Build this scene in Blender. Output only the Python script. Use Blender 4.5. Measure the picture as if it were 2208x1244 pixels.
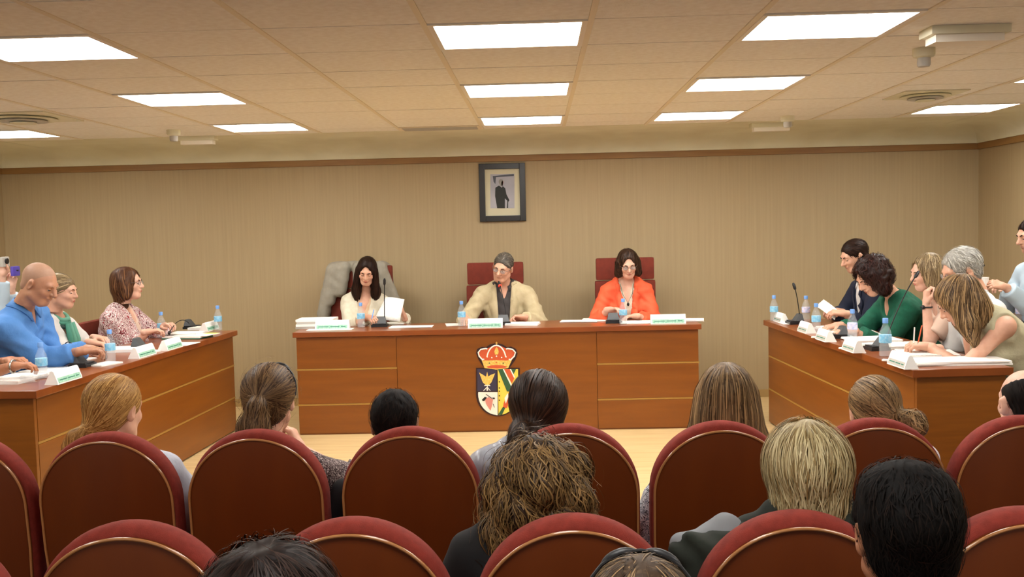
import bpy, bmesh, math, random
import numpy as np
from mathutils import Matrix, Vector
for o in list(bpy.data.objects): bpy.data.objects.remove(o)
random.seed(7)
SC = bpy.context.scene; COL = SC.collection
# ------------------------------------------------------------ camera
FPX = 2100.0; CH = 1.52; CAMY = 0.0
dY = np.array([56, 132, -FPX]); dY /= np.linalg.norm(dY)
dX = np.array([1, .022, 0.]); dX[2] = -(dX[0]*dY[0]+dX[1]*dY[1])/dY[2]; dX /= np.linalg.norm(dX)
RC = np.stack([dX, dY, np.cross(dX, dY)])
cam = bpy.data.objects.new('camera', bpy.data.cameras.new('camera')); COL.objects.link(cam)
cam.matrix_world = Matrix.Translation((0, CAMY, CH)) @ Matrix(RC.tolist()).to_4x4()
cam.data.sensor_width = 36; cam.data.lens = 36*FPX/2208; cam.data.clip_start = .05
SC.camera = cam
# ------------------------------------------------------------ world, exposure
SC.view_settings.view_transform = 'Standard'; SC.view_settings.look = 'None'
SC.view_settings.gamma = 1; SC.view_settings.use_curve_mapping = False
SC.view_settings.exposure = 1.2
w = bpy.data.worlds.new('world'); SC.world = w; w.use_nodes = True
w.node_tree.nodes['Background'].inputs[0].default_value = (1.0, .93, .82, 1)
w.node_tree.nodes['Background'].inputs[1].default_value = .32
PANEL_EMIT = 11.0

def ray(px, py): return RC @ np.array([px-1104, 622-py, -FPX])
def at(px, py, Y):
    r = ray(px, py); return np.array([0, 0, CH]) + r*Y/r[1]
def atz(px, py, z):
    r = ray(px, py); return np.array([0, 0, CH]) + r*(z-CH)/r[2]
FZ = -.06      # dais floor
AZ = -.26      # audience floor
CZ = 2.306     # ceiling
WY = 8.8       # back wall
DT = .75       # desk top

# ------------------------------------------------------------ materials
def lin(c):
    if isinstance(c, str): c = [int(c[i:i+2], 16)/255 for i in (0, 2, 4)]
    return [x/12.92 if x <= .04045 else ((x+.055)/1.055)**2.4 for x in c]
def mat(name, col, rough=.5, col2=None, scale=(8, 8, 8), metal=0, bump=0, bscale=60, coat=0, emit=None, alpha=1, spec=.5, detail=4, lo=.35, hi=.65, coord='Object', sheen=0, sss=0, attr=False, trans=0):
    m = bpy.data.materials.new(name); m.use_nodes = True; nt = m.node_tree; N = nt.nodes; L = nt.links
    b = N['Principled BSDF']
    c = lin(col)+[1]
    b.inputs['Base Color'].default_value = c; b.inputs['Roughness'].default_value = rough
    b.inputs['Metallic'].default_value = metal; b.inputs['Specular IOR Level'].default_value = spec
    b.inputs['Coat Weight'].default_value = coat; b.inputs['Coat Roughness'].default_value = .15
    b.inputs['Alpha'].default_value = alpha; b.inputs['Sheen Weight'].default_value = sheen
    b.inputs['Transmission Weight'].default_value = trans
    if sss:
        b.inputs['Subsurface Weight'].default_value = sss; b.inputs['Subsurface Radius'].default_value = (.012, .005, .003); b.inputs['Subsurface Scale'].default_value = 1
    if emit:
        b.inputs['Emission Color'].default_value = lin(emit[0])+[1]; b.inputs['Emission Strength'].default_value = emit[1]
    if col2 or bump:
        tc = N.new('ShaderNodeTexCoord'); mp = N.new('ShaderNodeMapping'); mp.inputs['Scale'].default_value = scale
        L.new(tc.outputs[coord], mp.inputs[0])
    if col2:
        r = N.new('ShaderNodeValToRGB'); r.color_ramp.elements[0].position = lo; r.color_ramp.elements[1].position = hi
        r.color_ramp.elements[0].color = c; r.color_ramp.elements[1].color = lin(col2)+[1]
        if attr:
            a = N.new('ShaderNodeAttribute'); a.attribute_name = 'tint'; L.new(a.outputs['Fac'], r.inputs[0])
        else:
            n = N.new('ShaderNodeTexNoise'); n.inputs['Scale'].default_value = 1; n.inputs['Detail'].default_value = detail
            L.new(mp.outputs[0], n.inputs[0]); L.new(n.outputs['Fac'], r.inputs[0])
        L.new(r.outputs[0], b.inputs['Base Color'])
    if bump:
        n2 = N.new('ShaderNodeTexNoise'); n2.inputs['Scale'].default_value = bscale; n2.inputs['Detail'].default_value = 3
        L.new(tc.outputs[coord], n2.inputs[0])
        bp = N.new('ShaderNodeBump'); bp.inputs['Strength'].default_value = bump; bp.inputs['Distance'].default_value = .01
        L.new(n2.outputs['Fac'], bp.inputs['Height']); L.new(bp.outputs[0], b.inputs['Normal'])
    return m
def pattern_mat(name, cols, scale, rough=.8, stretch=(1, 1, 1)):
    m = bpy.data.materials.new(name); m.use_nodes = True; N = m.node_tree.nodes; L = m.node_tree.links; b = N['Principled BSDF']
    b.inputs['Roughness'].default_value = rough
    tc = N.new('ShaderNodeTexCoord'); mp = N.new('ShaderNodeMapping'); mp.inputs['Scale'].default_value = stretch
    n = N.new('ShaderNodeTexNoise'); n.inputs['Scale'].default_value = scale; n.inputs['Detail'].default_value = 2; n.inputs['Distortion'].default_value = 1.6
    r = N.new('ShaderNodeValToRGB'); r.color_ramp.interpolation = 'CONSTANT'
    e = r.color_ramp.elements
    ps = [0, .40, .47, .53, .60, .68][:len(cols)]
    e[0].position = 0; e[0].color = lin(cols[0])+[1]; e[1].position = ps[1]; e[1].color = lin(cols[1])+[1]
    for p, c in zip(ps[2:], cols[2:]):
        k = e.new(p); k.color = lin(c)+[1]
    L.new(tc.outputs['Object'], mp.inputs[0]); L.new(mp.outputs[0], n.inputs[0]); L.new(n.outputs['Fac'], r.inputs[0]); L.new(r.outputs[0], b.inputs['Base Color'])
    return m
M = {}
M['ceil'] = mat('ceiling_tile', 'f4f2ea', .9, 'ece8de', (30, 30, 30), bump=.15, bscale=150)
M['plaster'] = mat('plaster', 'e4e2ca', .9, 'dad6bc', (3, 3, 3))
M['tee'] = mat('tee_bar', 'e6dcc4', .5)
M['recess'] = mat('recess_dark', '4a3622', .9)
M['panelwhite'] = mat('luminaire_white', 'efe9dc', .4)
M['diff'] = mat('diffuser', 'ffffff', .5, emit=('fffdf8', PANEL_EMIT))
M['wall'] = mat('wall_laminate', 'a48f6b', .6, 'b39e78', (60, 60, 1.1), detail=8, lo=.12, hi=.88)
M['walltrim'] = mat('wall_trim_wood', '8c6638', .5, '98723f', (3, 3, 30))
M['floor'] = mat('floor_laminate', 'cdae78', .34, 'd9be8c', (2, 24, 2), detail=5)
M['afloor'] = mat('audience_floor', '6b4a30', .6, '5c3f28', (2, 14, 2))
M['desk'] = mat('desk_veneer', '7a4208', .38, '8b4f0f', (3, 3, 34), detail=5, lo=.25, hi=.75, coat=.15)
M['deskh'] = mat('desk_veneer_horizontal', '794108', .38, '8a4e0f', (1.6, 1.6, 16), detail=5, lo=.25, hi=.75, coat=.15)
M['desktop'] = mat('desk_top_veneer', '7c3c14', .32, '8c4818', (2, 12, 2), detail=5, coat=.3)
M['groove'] = mat('groove_strip', 'a87e3a', .35)
M['steel'] = mat('steel', 'b8b8b4', .25, metal=1)
M['wood_back'] = mat('seat_back_veneer', '602807', .45, '6e3209', (7, 7, 2.2), detail=5, lo=.2, hi=.8, coat=.06, spec=.3)
M['wood_edge'] = mat('seat_edge_varnish', 'b07848', .12, coat=1)
M['maroon'] = mat('maroon_fabric', '8a3226', .85, '7c2b20', (40, 40, 40), bump=.2, bscale=400, spec=.3)
M['maroon_d'] = mat('maroon_fabric_dark', '762814', .8, '6a2210', (20, 20, 20), bump=.2, bscale=300)
M['black'] = mat('black_plastic', '17171a', .45)
M['blackm'] = mat('black_metal', '121212', .4, metal=.4)
M['grey'] = mat('grey_plastic', '4a4d50', .5)
M['white'] = mat('white_paper', 'f6f5f0', .7)
M['paper'] = mat('paper_print', 'f4f3ee', .7, 'e6e6e0', (60, 200, 60))
M['green'] = mat('green_print', '7fb79c', .6, 'a9d2bd', (70, 20, 20))
M['teal'] = mat('teal_cover', '2f7a62', .6)
M['yellow'] = mat('yellow_green_print', 'c8cc50', .6)
M['greybind'] = mat('grey_binder', 'b9b6ae', .7)
M['cyan'] = mat('cyan_paper', '9fd0d8', .7)
M['frame'] = mat('frame_black', '17120f', .35)
M['matb'] = mat('mat_board', 'cfc9ac', .8)
M['glassp'] = mat('bottle_plastic', 'e6eef2', .08, alpha=.13, spec=.8)
M['cap'] = mat('bottle_cap_blue', '6f9fe0', .4)
M['capc'] = mat('bottle_label_blue', '74bfe6', .4, 'b4daf0', (90, 90, 60), lo=.4, hi=.7)
M['label2'] = mat('bottle_label_pale', 'a9bfe8', .4, 'e6dcf0', (30, 30, 60), lo=.4, hi=.6)
M['glassd'] = mat('spectacle_lens', 'cfd6d8', .05, alpha=.2)
M['wireblack'] = mat('spectacle_rim', '5a5450', .3)
M['bag'] = mat('silver_plastic', 'c9cbd0', .25, metal=.5)
M['red'] = mat('microphone_ring_red', 'ff2020', .4, emit=('ff2010', 3))
M['violet'] = mat('phone_violet', '5a4fc0', .4)
M['gold'] = mat('gold', 'd8b050', .3, metal=.8)
SK = {'a': mat('skin_light', 'd9a88e', .5, 'cf9c82', (25, 25, 25), sss=.12), 'b': mat('skin_tan', 'bb8262', .5, 'ad7555', (25, 25, 25), sss=.12),
      'c': mat('skin_pale', 'deb19a', .5, 'd3a28a', (25, 25, 25), sss=.12), 'd': mat('skin_shaved', 'b9886b', .42, 'ab7a60', (25, 25, 25), sss=.1)}
M['lip'] = mat('lip', 'b4806e', .5); M['lipr'] = mat('lip_red', 'b0584c', .45)
M['eyew'] = mat('eye_white', 'e6e0d8', .3); M['iris'] = mat('iris_dark', '1c120c', .2)
HAIRC = {'black': ('0c0908', '241812'), 'dark': ('1a0f0b', '3c261c'), 'darkbrown': ('22140c', '4d3322'), 'brown': ('3a2414', '8b6c48'), 'grey': ('8a8780', 'd6d4cc'),
         'curly': ('28170c', '9c7a4a'), 'blond': ('6f5228', 'd9bf85'), 'honey': ('7a4c1c', 'e0b068'), 'ash': ('5c4a34', 'c3ab80'), 'silverblond': ('8a7145', 'e2d3a4'), 'auburn': ('381c10', '7c5434'),
         'greyd': ('3a342e', '8a8276'), 'darkred': ('1c0b08', '3c1a12'), 'stubble': ('a37e68', 'b89680'), 'longblond': ('3c2a18', 'b89466')}
HM = {k: mat('hair_'+k, v[0], .7 if k == 'black' else .5, v[1], attr=True, lo=.1, hi=.95, spec=.15 if k in ('black', 'dark') else .25) for k, v in HAIRC.items()}

# ------------------------------------------------------------ mesh helpers
def mesh_np(name, V, F, smooth=True, tint=None):
    me = bpy.data.meshes.new(name)
    V = np.asarray(V, np.float32); F = np.asarray(F, np.int32); n = len(F); k = F.shape[1]
    me.vertices.add(len(V)); me.vertices.foreach_set('co', V.ravel())
    me.loops.add(n*k); me.loops.foreach_set('vertex_index', F.ravel())
    me.polygons.add(n); me.polygons.foreach_set('loop_start', np.arange(0, n*k, k, dtype=np.int32))
    me.polygons.foreach_set('loop_total', np.full(n, k, np.int32))
    me.polygons.foreach_set('use_smooth', np.full(n, smooth))
    me.update(calc_edges=True)
    if tint is not None:
        a = me.attributes.new('tint', 'FLOAT', 'POINT'); a.data.foreach_set('value', np.asarray(tint, np.float32))
    return me
def link(name, me, m=None, parent=None, loc=None):
    o = bpy.data.objects.new(name, me); COL.objects.link(o)
    if m is not None:
        for x in (m if isinstance(m, (list, tuple)) else [m]): me.materials.append(x)
    if parent is not None: o.parent = parent
    if loc is not None: o.location = loc
    return o
def empty(name, loc, rz=0):
    o = bpy.data.objects.new(name, None); COL.objects.link(o); o.location = loc; o.rotation_euler = (0, 0, rz); o.empty_display_size = .1
    return o
def tag(o, label=None, cat=None, group=None, kind=None):
    if label: o['label'] = label
    if cat: o['category'] = cat
    if group: o['group'] = group
    if kind: o['kind'] = kind
    return o
class MB:
    def __init__(s): s.b = bmesh.new()
    def box(s, x0, x1, y0, y1, z0, z1, bev=0, mi=0, mtx=None):
        r = bmesh.ops.create_cube(s.b, size=1); vs = r['verts']
        for v in vs: v.co = Vector(((x0+x1)/2+v.co.x*(x1-x0), (y0+y1)/2+v.co.y*(y1-y0), (z0+z1)/2+v.co.z*(z1-z0)))
        if mtx is not None: bmesh.ops.transform(s.b, matrix=mtx, verts=vs)
        if bev:
            es = list({e for v in vs for e in v.link_edges}); bmesh.ops.bevel(s.b, geom=es, offset=bev, segments=2, affect='EDGES', profile=.7)
        return s
    def cyl(s, p, q, r1, r2=None, n=16):
        r2 = r1 if r2 is None else r2; p = Vector(p); q = Vector(q); d = q-p
        m = Matrix.Translation((p+q)/2) @ d.to_track_quat('Z', 'Y').to_matrix().to_4x4()
        bmesh.ops.create_cone(s.b, cap_ends=True, segments=n, radius1=r1, radius2=r2, depth=d.length, matrix=m); return s
    def tube(s, pts, r, n=8, closed=False):
        V, F = tube_np(pts, r, n, closed)
        vs = [s.b.verts.new(v) for v in V]
        for f in F: s.b.faces.new([vs[i] for i in f])
        return s
    def lathe(s, prof, n=20, c=(0, 0)):
        rings = [[s.b.verts.new((c[0]+r*math.cos(2*math.pi*i/n), c[1]+r*math.sin(2*math.pi*i/n), z)) for i in range(n)] for r, z in prof]
        for a, b in zip(rings, rings[1:]):
            for i in range(n): s.b.faces.new((a[i], a[(i+1) % n], b[(i+1) % n], b[i]))
        if prof[0][0] > 1e-4: s.b.faces.new(list(reversed(rings[0])))
        if prof[-1][0] > 1e-4: s.b.faces.new(rings[-1])
        return s
    def prism(s, poly, h, mtx=None, bev=0):
        """poly in xy extruded 0..h in z"""
        a = [s.b.verts.new((x, y, 0)) for x, y in poly]; f = s.b.faces.new(a)
        r = bmesh.ops.extrude_face_region(s.b, geom=[f]); vs = [v for v in r['geom'] if isinstance(v, bmesh.types.BMVert)]
        for v in vs: v.co.z = h
        allv = a+vs
        if mtx is not None: bmesh.ops.transform(s.b, matrix=mtx, verts=allv)
        if bev:
            es = [e for e in {e for v in vs for e in v.link_edges} if all(x in vs for x in e.verts)]
            bmesh.ops.bevel(s.b, geom=es, offset=bev, segments=2, affect='EDGES')
        return s
    def sphere(s, c, r, n=12):
        m = Matrix.Translation(c) @ Matrix.Diagonal((*(r if hasattr(r, '__len__') else (r, r, r)), 1))
        bmesh.ops.create_uvsphere(s.b, u_segments=n*2, v_segments=n, radius=1, matrix=m); return s
    def mesh(s, name='mesh', smooth=False):
        bmesh.ops.recalc_face_normals(s.b, faces=s.b.faces)
        me = bpy.data.meshes.new(name); s.b.to_mesh(me); s.b.free()
        if smooth:
            for p in me.polygons: p.use_smooth = True
            if smooth == 'auto': me.set_sharp_from_angle(angle=math.radians(40))
        return me
    def build(s, name, m, parent=None, smooth=False, loc=None): return link(name, s.mesh(name, smooth), m, parent, loc)
def tube_np(pts, r, n=8, closed=False):
    P = np.array([list(p) for p in pts], float); k = len(P)
    rr = np.broadcast_to(np.asarray(r, float), (k,))
    T = np.roll(P, -1, 0)-np.roll(P, 1, 0)
    if not closed: T[0] = P[1]-P[0]; T[-1] = P[-1]-P[-2]
    T /= np.linalg.norm(T, axis=1)[:, None]
    u = np.cross(T[0], [0, 0, 1.]);
    if np.linalg.norm(u) < .1: u = np.cross(T[0], [0, 1., 0])
    V = []; a = np.linspace(0, 2*np.pi, n, endpoint=False)
    for i in range(k):
        u = u-T[i]*(u@T[i]); u /= np.linalg.norm(u); v = np.cross(T[i], u)
        V.append(P[i]+rr[i]*(np.cos(a)[:, None]*u+np.sin(a)[:, None]*v))
    V = np.concatenate(V); F = []
    for i in range(k if closed else k-1):
        j = (i+1) % k
        for t in range(n): F.append((i*n+t, i*n+(t+1) % n, j*n+(t+1) % n, j*n+t))
    if not closed: F += [tuple(range(n))[::-1], tuple((k-1)*n+t for t in range(n))]
    return V, F
def copy_tree(o, parent=None):
    c = o.copy(); COL.objects.link(c)
    if parent is not None: c.parent = parent
    for ch in o.children: copy_tree(ch, c)
    return c
def struct(mb, name, m, parent=None, **k):
    o = mb.build(name, m, parent, **k)
    if parent is None: o['kind'] = 'structure'
    return o

# ------------------------------------------------------------ room
XL, XR = -4.88, 3.92
struct(MB().box(XL-.1, XR+.1, 5.14, WY+.1, FZ-.02, FZ), 'floor', M['floor'])
dais = struct(MB().box(XL-.1, XR+.1, 5.12, 5.14, AZ, FZ), 'trim_1', mat('dais_riser', '3a1c0e', .5))
struct(MB().box(XL-.1, XR+.1, 5.10, 5.16, FZ, FZ+.004), 'trim_2', mat('dais_nosing', 'd8b070', .3))
struct(MB().box(XL-.1, XR+.1, -2.5, 5.12, AZ-.05, AZ), 'floor_audience', M['afloor'])
wb = struct(MB().box(XL-.1, XR+.1, WY, WY+.1, AZ, CZ+.05), 'wall_back', M['wall'])
struct(MB().box(XL-.1, XL, -2.5, WY, AZ, CZ+.05), 'wall_left', M['wall'])
struct(MB().box(XR, XR+.1, -2.5, WY, AZ, CZ+.05), 'wall_right', M['wall'])
struct(MB().box(XL, XR, WY-.012, WY, FZ, FZ+.07), 'baseboard_back', mat('baseboard_wood', 'a98b58', .5))
ceiling = struct(MB().box(XL-.1, XR+.1, -2.5, WY+.1, CZ+.02, CZ+.06), 'ceiling', M['recess'])
# plaster margin and cove around the back and the sides
X0, DX = -.42, .640; Y0, DYY = 3.77, .5285
YE = Y0+7.5*DYY     # end of the grid (7.73)
XG0, XG1 = X0-6*DX, X0+6*DX
def cove(axis):
    prof = [(0, .0)]
    b = bmesh.new()
    pr = [(YE, CZ), (WY-.42, CZ), (WY-.22, CZ-.02), (WY-.08, CZ-.065), (WY-.03, CZ-.115), (WY-.03, CZ-.135), (WY, CZ-.135), (WY, CZ+.02), (YE, CZ+.02)]
    return pr
pr = cove(0)
def ext(pr, f0, f1, name):
    b = bmesh.new(); A = [b.verts.new(f0(*p)) for p in pr]; B = [b.verts.new(f1(*p)) for p in pr]
    n = len(pr)
    for i in range(n): b.faces.new((A[i], A[(i+1) % n], B[(i+1) % n], B[i]))
    b.faces.new(A); b.faces.new(B[::-1]); bmesh.ops.recalc_face_normals(b, faces=b.faces)
    me = bpy.data.meshes.new(name); b.to_mesh(me); b.free()
    for p in me.polygons: p.use_smooth = True
    me.set_sharp_from_angle(angle=math.radians(50))
    return link(name, me, M['plaster'])
o = ext(pr, lambda y, z: (XL, y, z), lambda y, z: (XR, y, z), 'trim_3'); o['kind'] = 'structure'
prr = [(XG1, CZ), (XR-.25, CZ), (XR-.14, CZ-.02), (XR-.06, CZ-.065), (XR-.03, CZ-.115), (XR-.03, CZ-.135), (XR, CZ-.135), (XR, CZ+.02), (XG1, CZ+.02)]
o = ext(prr, lambda x, z: (x, -2.5, z-.0012), lambda x, z: (x, WY, z-.0012), 'trim_4'); o['kind'] = 'structure'
prl = [(XG0, CZ), (XL+.25, CZ), (XL+.14, CZ-.02), (XL+.06, CZ-.065), (XL+.03, CZ-.115), (XL+.03, CZ-.135), (XL, CZ-.135), (XL, CZ+.02), (XG0, CZ+.02)]
o = ext(prl, lambda x, z: (x, -2.5, z-.0012), lambda x, z: (x, WY, z-.0012), 'trim_5'); o['kind'] = 'structure'
struct(MB().box(XL, XR, WY-.022, WY, CZ-.19, CZ-.135, bev=.005), 'trim_6', M['walltrim'])
struct(MB().box(XR-.022, XR, -2.5, WY, CZ-.19, CZ-.135), 'trim_7', M['walltrim'])
struct(MB().box(XL, XL+.022, -2.5, WY, CZ-.19, CZ-.135), 'trim_8', M['walltrim'])
# ceiling grid : tees
tm = MB()
for k in range(-6, 7):
    x = X0+k*DX; tm.box(x-.012, x+.012, -2.5, YE, CZ-.004, CZ+.02)
o = tm.build('tee_bar', M['tee'], ceiling)
lights_at = {(0, 0), (-3, 0), (2, 0), (5, 0), (-6, 0), (0, 3), (-3, 3), (2, 3), (5, 3), (-6, 3), (0, 6), (-3, 6), (2, 6), (5, 6), (-6, 6), (0, -5), (-4, -5), (3, -5)}  # panels missing from LN are unseen ones, added to light the hall
vent_at = {(-1, 7)}
tile_me = MB().box(-DX/2+.012, DX/2-.012, -DYY/2+.005, DYY/2-.005, .0, .018, bev=.002).mesh('ceiling_tile')
tile_me.materials.append(M['ceil'])
half_me = MB().box(-DX/2+.012, DX/2-.012, -DYY/4+.005, DYY/4-.005, .0, .018, bev=.002).mesh('ceiling_tile_half')
half_me.materials.append(M['ceil'])
stuff = MB()
for k in range(-6, 6):
    for j in range(-12, 8):
        if (k, j) in lights_at or (k, j) in vent_at: continue
        cx, cy = X0+(k+.5)*DX, Y0+(j+.5)*DYY
        if j == 7: cy = Y0+7.25*DYY
        if j < -2:
            stuff.box(cx-DX/2+.012, cx+DX/2-.012, cy-DYY/2+.003, cy+DYY/2-.003, CZ, CZ+.018); continue
        t = link('ceiling_tile', half_me if j == 7 else tile_me, None, ceiling, (cx, cy, CZ+random.uniform(-.0008, .0008)))
o = stuff.build('ceiling_tiles', M['ceil'], ceiling); o['kind'] = 'stuff'
# cross joints: thin dark gap comes from the recess behind
# luminaires
LN = {(0, 0): 'square recessed ceiling light above the middle of the hall, nearest of the centre column',
      (-3, 0): 'large recessed ceiling light cut by the left edge of the photo, nearest left one',
      (2, 0): 'square recessed ceiling light beside the boxy emergency lamp, nearest right one',
      (0, 3): 'recessed ceiling light in the centre column, second of three from the camera',
      (-3, 3): 'recessed ceiling light in the left column, second from the camera',
      (2, 3): 'recessed ceiling light in the right-centre column, second of three from the camera',
      (5, 3): 'recessed ceiling light cut off by the right edge of the photo',
      (0, 6): 'recessed ceiling light beside the linear air grille, above the portrait',
      (-3, 6): 'farthest recessed ceiling light of the left column, beside the small emergency lamp',
      (2, 6): 'farthest recessed ceiling light of the right-centre column, above the orange-jacketed woman',
      (5, 6): 'recessed ceiling light close to the right wall and its lit plaster cove',
      (-6, 6): 'recessed ceiling light cut off by the left edge beside the round air diffuser'}
def luminaire(k, j):
    cx, cy = X0+(k+.5)*DX, Y0+(j+.5)*DYY
    r = empty('ceiling_light', (cx, cy, CZ)); w, d = DX/2-.012, DYY/2-.003
    tag(r, LN.get((k, j), 'added recessed ceiling light, unseen, giving extra light from outside the view'), 'ceiling light', 'recessed square ceiling lights')
    m = MB()
    e = .022
    m.box(-w, -w+e, -d, d, -.006, .018).box(w-e, w, -d, d, -.006, .018).box(-w+e, w-e, -d, -d+e, -.006, .018).box(-w+e, w-e, d-e, d, -.006, .018)
    m.build('frame', M['panelwhite'], r)
    MB().box(-w+e, w-e, -d+e, d-e, .002, .012).build('diffuser', M['diff'], r)
for a in sorted(lights_at): luminaire(*a)
# linear grille
cx = X0-.5*DX; r = empty('air_grille', (cx, Y0+7.25*DYY, CZ)); tag(r, 'pale linear air grille in the ceiling left of the farthest centre light', 'air vent')
m = MB(); w, d = DX/2-.012, DYY/4-.003
m.box(-w, w, -d, -d+.02, -.006, .015).box(-w, w, d-.02, d, -.006, .015).box(-w, -w+.02, -d+.02, d-.02, -.006, .015).box(w-.02, w, -d+.02, d-.02, -.006, .015).box(-.006, .006, -d+.02, d-.02, -.006, .015)
m.build('frame', M['tee'], r)
for i in range(9): MB().box(-w+.02, w-.02, -.004, .004, -.008, .008, mtx=Matrix.Translation((0, -d+.035+i*(2*d-.07)/8, 0)) @ Matrix.Rotation(.6, 4, 'X')).build('slat', M['greybind'], r)
# diffusers : stacked square cones
def diffuser(px, py, label, s=.27):
    p = atz(px, py, CZ); r = empty('air_diffuser', (p[0], p[1], CZ)); tag(r, label, 'air diffuser')
    MB().box(-s, s, -s, s, -.008, 0, bev=.003).build('frame', M['plaster'], r)
    for i, (a, z) in enumerate(((.78, -.02), (.55, -.032), (.3, -.044))):
        MB().lathe([(s*a, z), (s*a*.97, z+.006), (s*(a-.2), z+.02), (.01, z+.022)], 28).build('cone', [M['plaster'], M['greybind']][i % 2], r, smooth='auto')
diffuser(50, 252, 'round ceiling air diffuser at the left edge beside the farthest left light')
diffuser(1995, 203, 'round ceiling air diffuser between the two lights by the right wall', .2)
# emergency lamps
def em_lamp(pa, pb, label, dy=.1):
    a = atz(*pa, CZ); b = atz(*pb, CZ); c = (a+b)/2; L = abs(b[0]-a[0])
    r = empty('emergency_lamp', (c[0], c[1], CZ)); tag(r, label, 'emergency lamp')
    MB().box(-L/2, L/2, -dy/2, dy/2, -.035, 0, bev=.006).build('housing', M['plaster'], r, smooth='auto')
    MB().prism([(-L/2+.01, -dy/2+.01), (L/2-.01, -dy/2+.01), (L/2-.01, dy/2-.01), (-L/2+.01, dy/2-.01)], .03, Matrix.Translation((0, 0, -.065)) @ Matrix.Diagonal((.92, .9, 1, 1)), bev=0).build('lens', M['panelwhite'], r)
em_lamp((1995, 62), (2165, 57), 'boxy surface-mounted emergency lamp in the upper right by the smoke detector', .14)
em_lamp((382, 294), (470, 294), 'small emergency lamp on the ceiling left of the farthest left light')
em_lamp((1619, 266), (1705, 265), 'small emergency lamp on the ceiling right of the farthest right-centre light')
def smoke(px, py, label, s=.05):
    p = atz(px, py, CZ); r = empty('smoke_detector', (p[0], p[1], CZ)); tag(r, label, 'smoke detector')
    MB().lathe([(s*1.0, 0), (s, -.03), (s*.9, -.04), (s*.6, -.045)], 24).build('base', M['plaster'], r, smooth='auto')
    MB().lathe([(s*.6, -.04), (s*.6, -.075), (s*.5, -.085), (0.001, -.087)], 24).build('sensor_head', M['greybind'], r, smooth='auto')
smoke(1992, 104, 'round smoke detector hanging under the boxy emergency lamp')
smoke(374, 280, 'smoke detector beside the small emergency lamp on the left'); smoke(1698, 250, 'smoke detector beside the small emergency lamp on the right')
p = atz(236, -14, CZ); r = empty('downlight', (p[0], p[1], CZ)); tag(r, 'small round recessed downlight at the very top of the photo', 'downlight')
MB().lathe([(.085, -.006), (.095, 0), (.095, -.006), (.085, -.008)], 32).build('rim', M['panelwhite'], r, smooth='auto'); MB().lathe([(.085, -.004), (.001, -.003)], 32).build('diffuser', M['diff'], r)

# ------------------------------------------------------------ desks
def desk_central():
    xl, xr, yf, yb = -1.92, 1.235, 7.46, 8.02
    r = empty('council_desk', ((xl+xr)/2, 7.7, FZ)); tag(r, 'long central wooden council desk with the coat of arms on its front', 'desk', 'wooden council desks')
    r.location = (0, 0, FZ)
    z = -FZ
    MB().box(xl, xr, yf, yb, DT-.04+z, DT+z, bev=.004).build('desktop', M['desktop'], r)
    f = yf+.03; xs = [xl+.02, at(856, 800, f)[0], at(1288, 800, f)[0], xr-.02]
    MB().box(xs[0]+.002, xs[3]-.002, f+.010, f+.04, 0, DT-.041+z).build('carcass', M['desk'], r)
    gs = lambda a, b, q: MB().box(a, b, f+.002, f+.012, q-.0065, q+.0065).build('groove_strip', M['groove'], r)
    for sx in (xs[0], xs[3]-.02): MB().box(sx, sx+.02, f+.041, yb-.03, 0, DT-.041+z).build('side_panel', M['desk'], r)
    MB().box(xs[1]+.003, xs[2]-.003, f, f+.02, .012, DT-.043+z, bev=.002).build('panel', M['deskh'], r)
    h = [0.012, .235, .475, DT-.043+z]
    h[1] = at(740, 872, f)[2]+z; h[2] = at(740, 796, f)[2]+z
    for a, b in ((0, 1), (2, 3)):
        for i in range(3):
            if i: gs(xs[a]-(.006 if a == 0 else 0), xs[b]+(.006 if b == 3 else 0), h[i])
            MB().box(xs[a]+.001, xs[b]-.001, f, f+.02, h[i]+.008*(i > 0), h[i+1]-.008*(i < 2)-.001*(i == 2), bev=.002).build('panel', M['deskh'], r)
    return f
FCEN = desk_central()
def desk_side(far, near, depth, side, label):
    far = np.array(far[:2]); near = np.array(near[:2]); d = far-near; L = np.linalg.norm(d); d /= L
    ang = math.atan2(d[1], d[0])-math.pi/2      # local +y along desk, origin at near front corner
    r = empty('council_desk', (near[0], near[1], FZ), ang); tag(r, label, 'desk', 'wooden council desks')
    s = side; z = -FZ
    def bx(m, x0, x1, *a, **k): return m.box(min(s*x0, s*x1), max(s*x0, s*x1), *a, **k)
    poly = [(0, 0), (0, L), (s*depth, L), (s*depth, -.02+s*0)]
    bx(MB(), 0, depth, 0, L, DT-.04+z, DT+z, bev=.004).build('desktop', M['desktop'], r)
    bx(MB(), .05, .07, .03, L-.03, 0, DT-.041+z).build('carcass', M['desk'], r)
    h = [.012, .27, .53, DT-.043+z]
    for q in h[1:3]: bx(MB(), .032, .052, .05, L-.018, q-.0065, q+.0065).build('groove_strip', M['groove'], r)
    for i in range(3): bx(MB(), .03, .049, .05, L-.03, h[i]+.008*(i > 0), h[i+1]-.008*(i < 2)-.001*(i == 2), bev=.002).build('panel', M['deskh'], r)
    bx(MB(), .03, depth-.03, .02, .045, .0, DT-.041+z, bev=.002).build('end_panel', M['desk'], r)
    bx(MB(), .075, depth-.03, L-.05, L-.03, .0, DT-.041+z).build('end_panel', M['desk'], r)
    return r
LF, LNr = atz(512, 712, DT), atz(78, 843, DT)
RF, RN = atz(1646, 690, DT), atz(1968, 798, DT)
desk_side(LF, LNr, .52, -1, 'long wooden side desk on the left, in front of the bald man in blue')
desk_side(RF, RN, .52, 1, 'long wooden side desk on the right, in front of the blonde sleeveless woman')
def side_x(side, Y, off):
    a, b = (LF, LNr) if side < 0 else (RF, RN)
    t = (Y-b[1])/(a[1]-b[1]); return b[0]+t*(a[0]-b[0])+side*off
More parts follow.
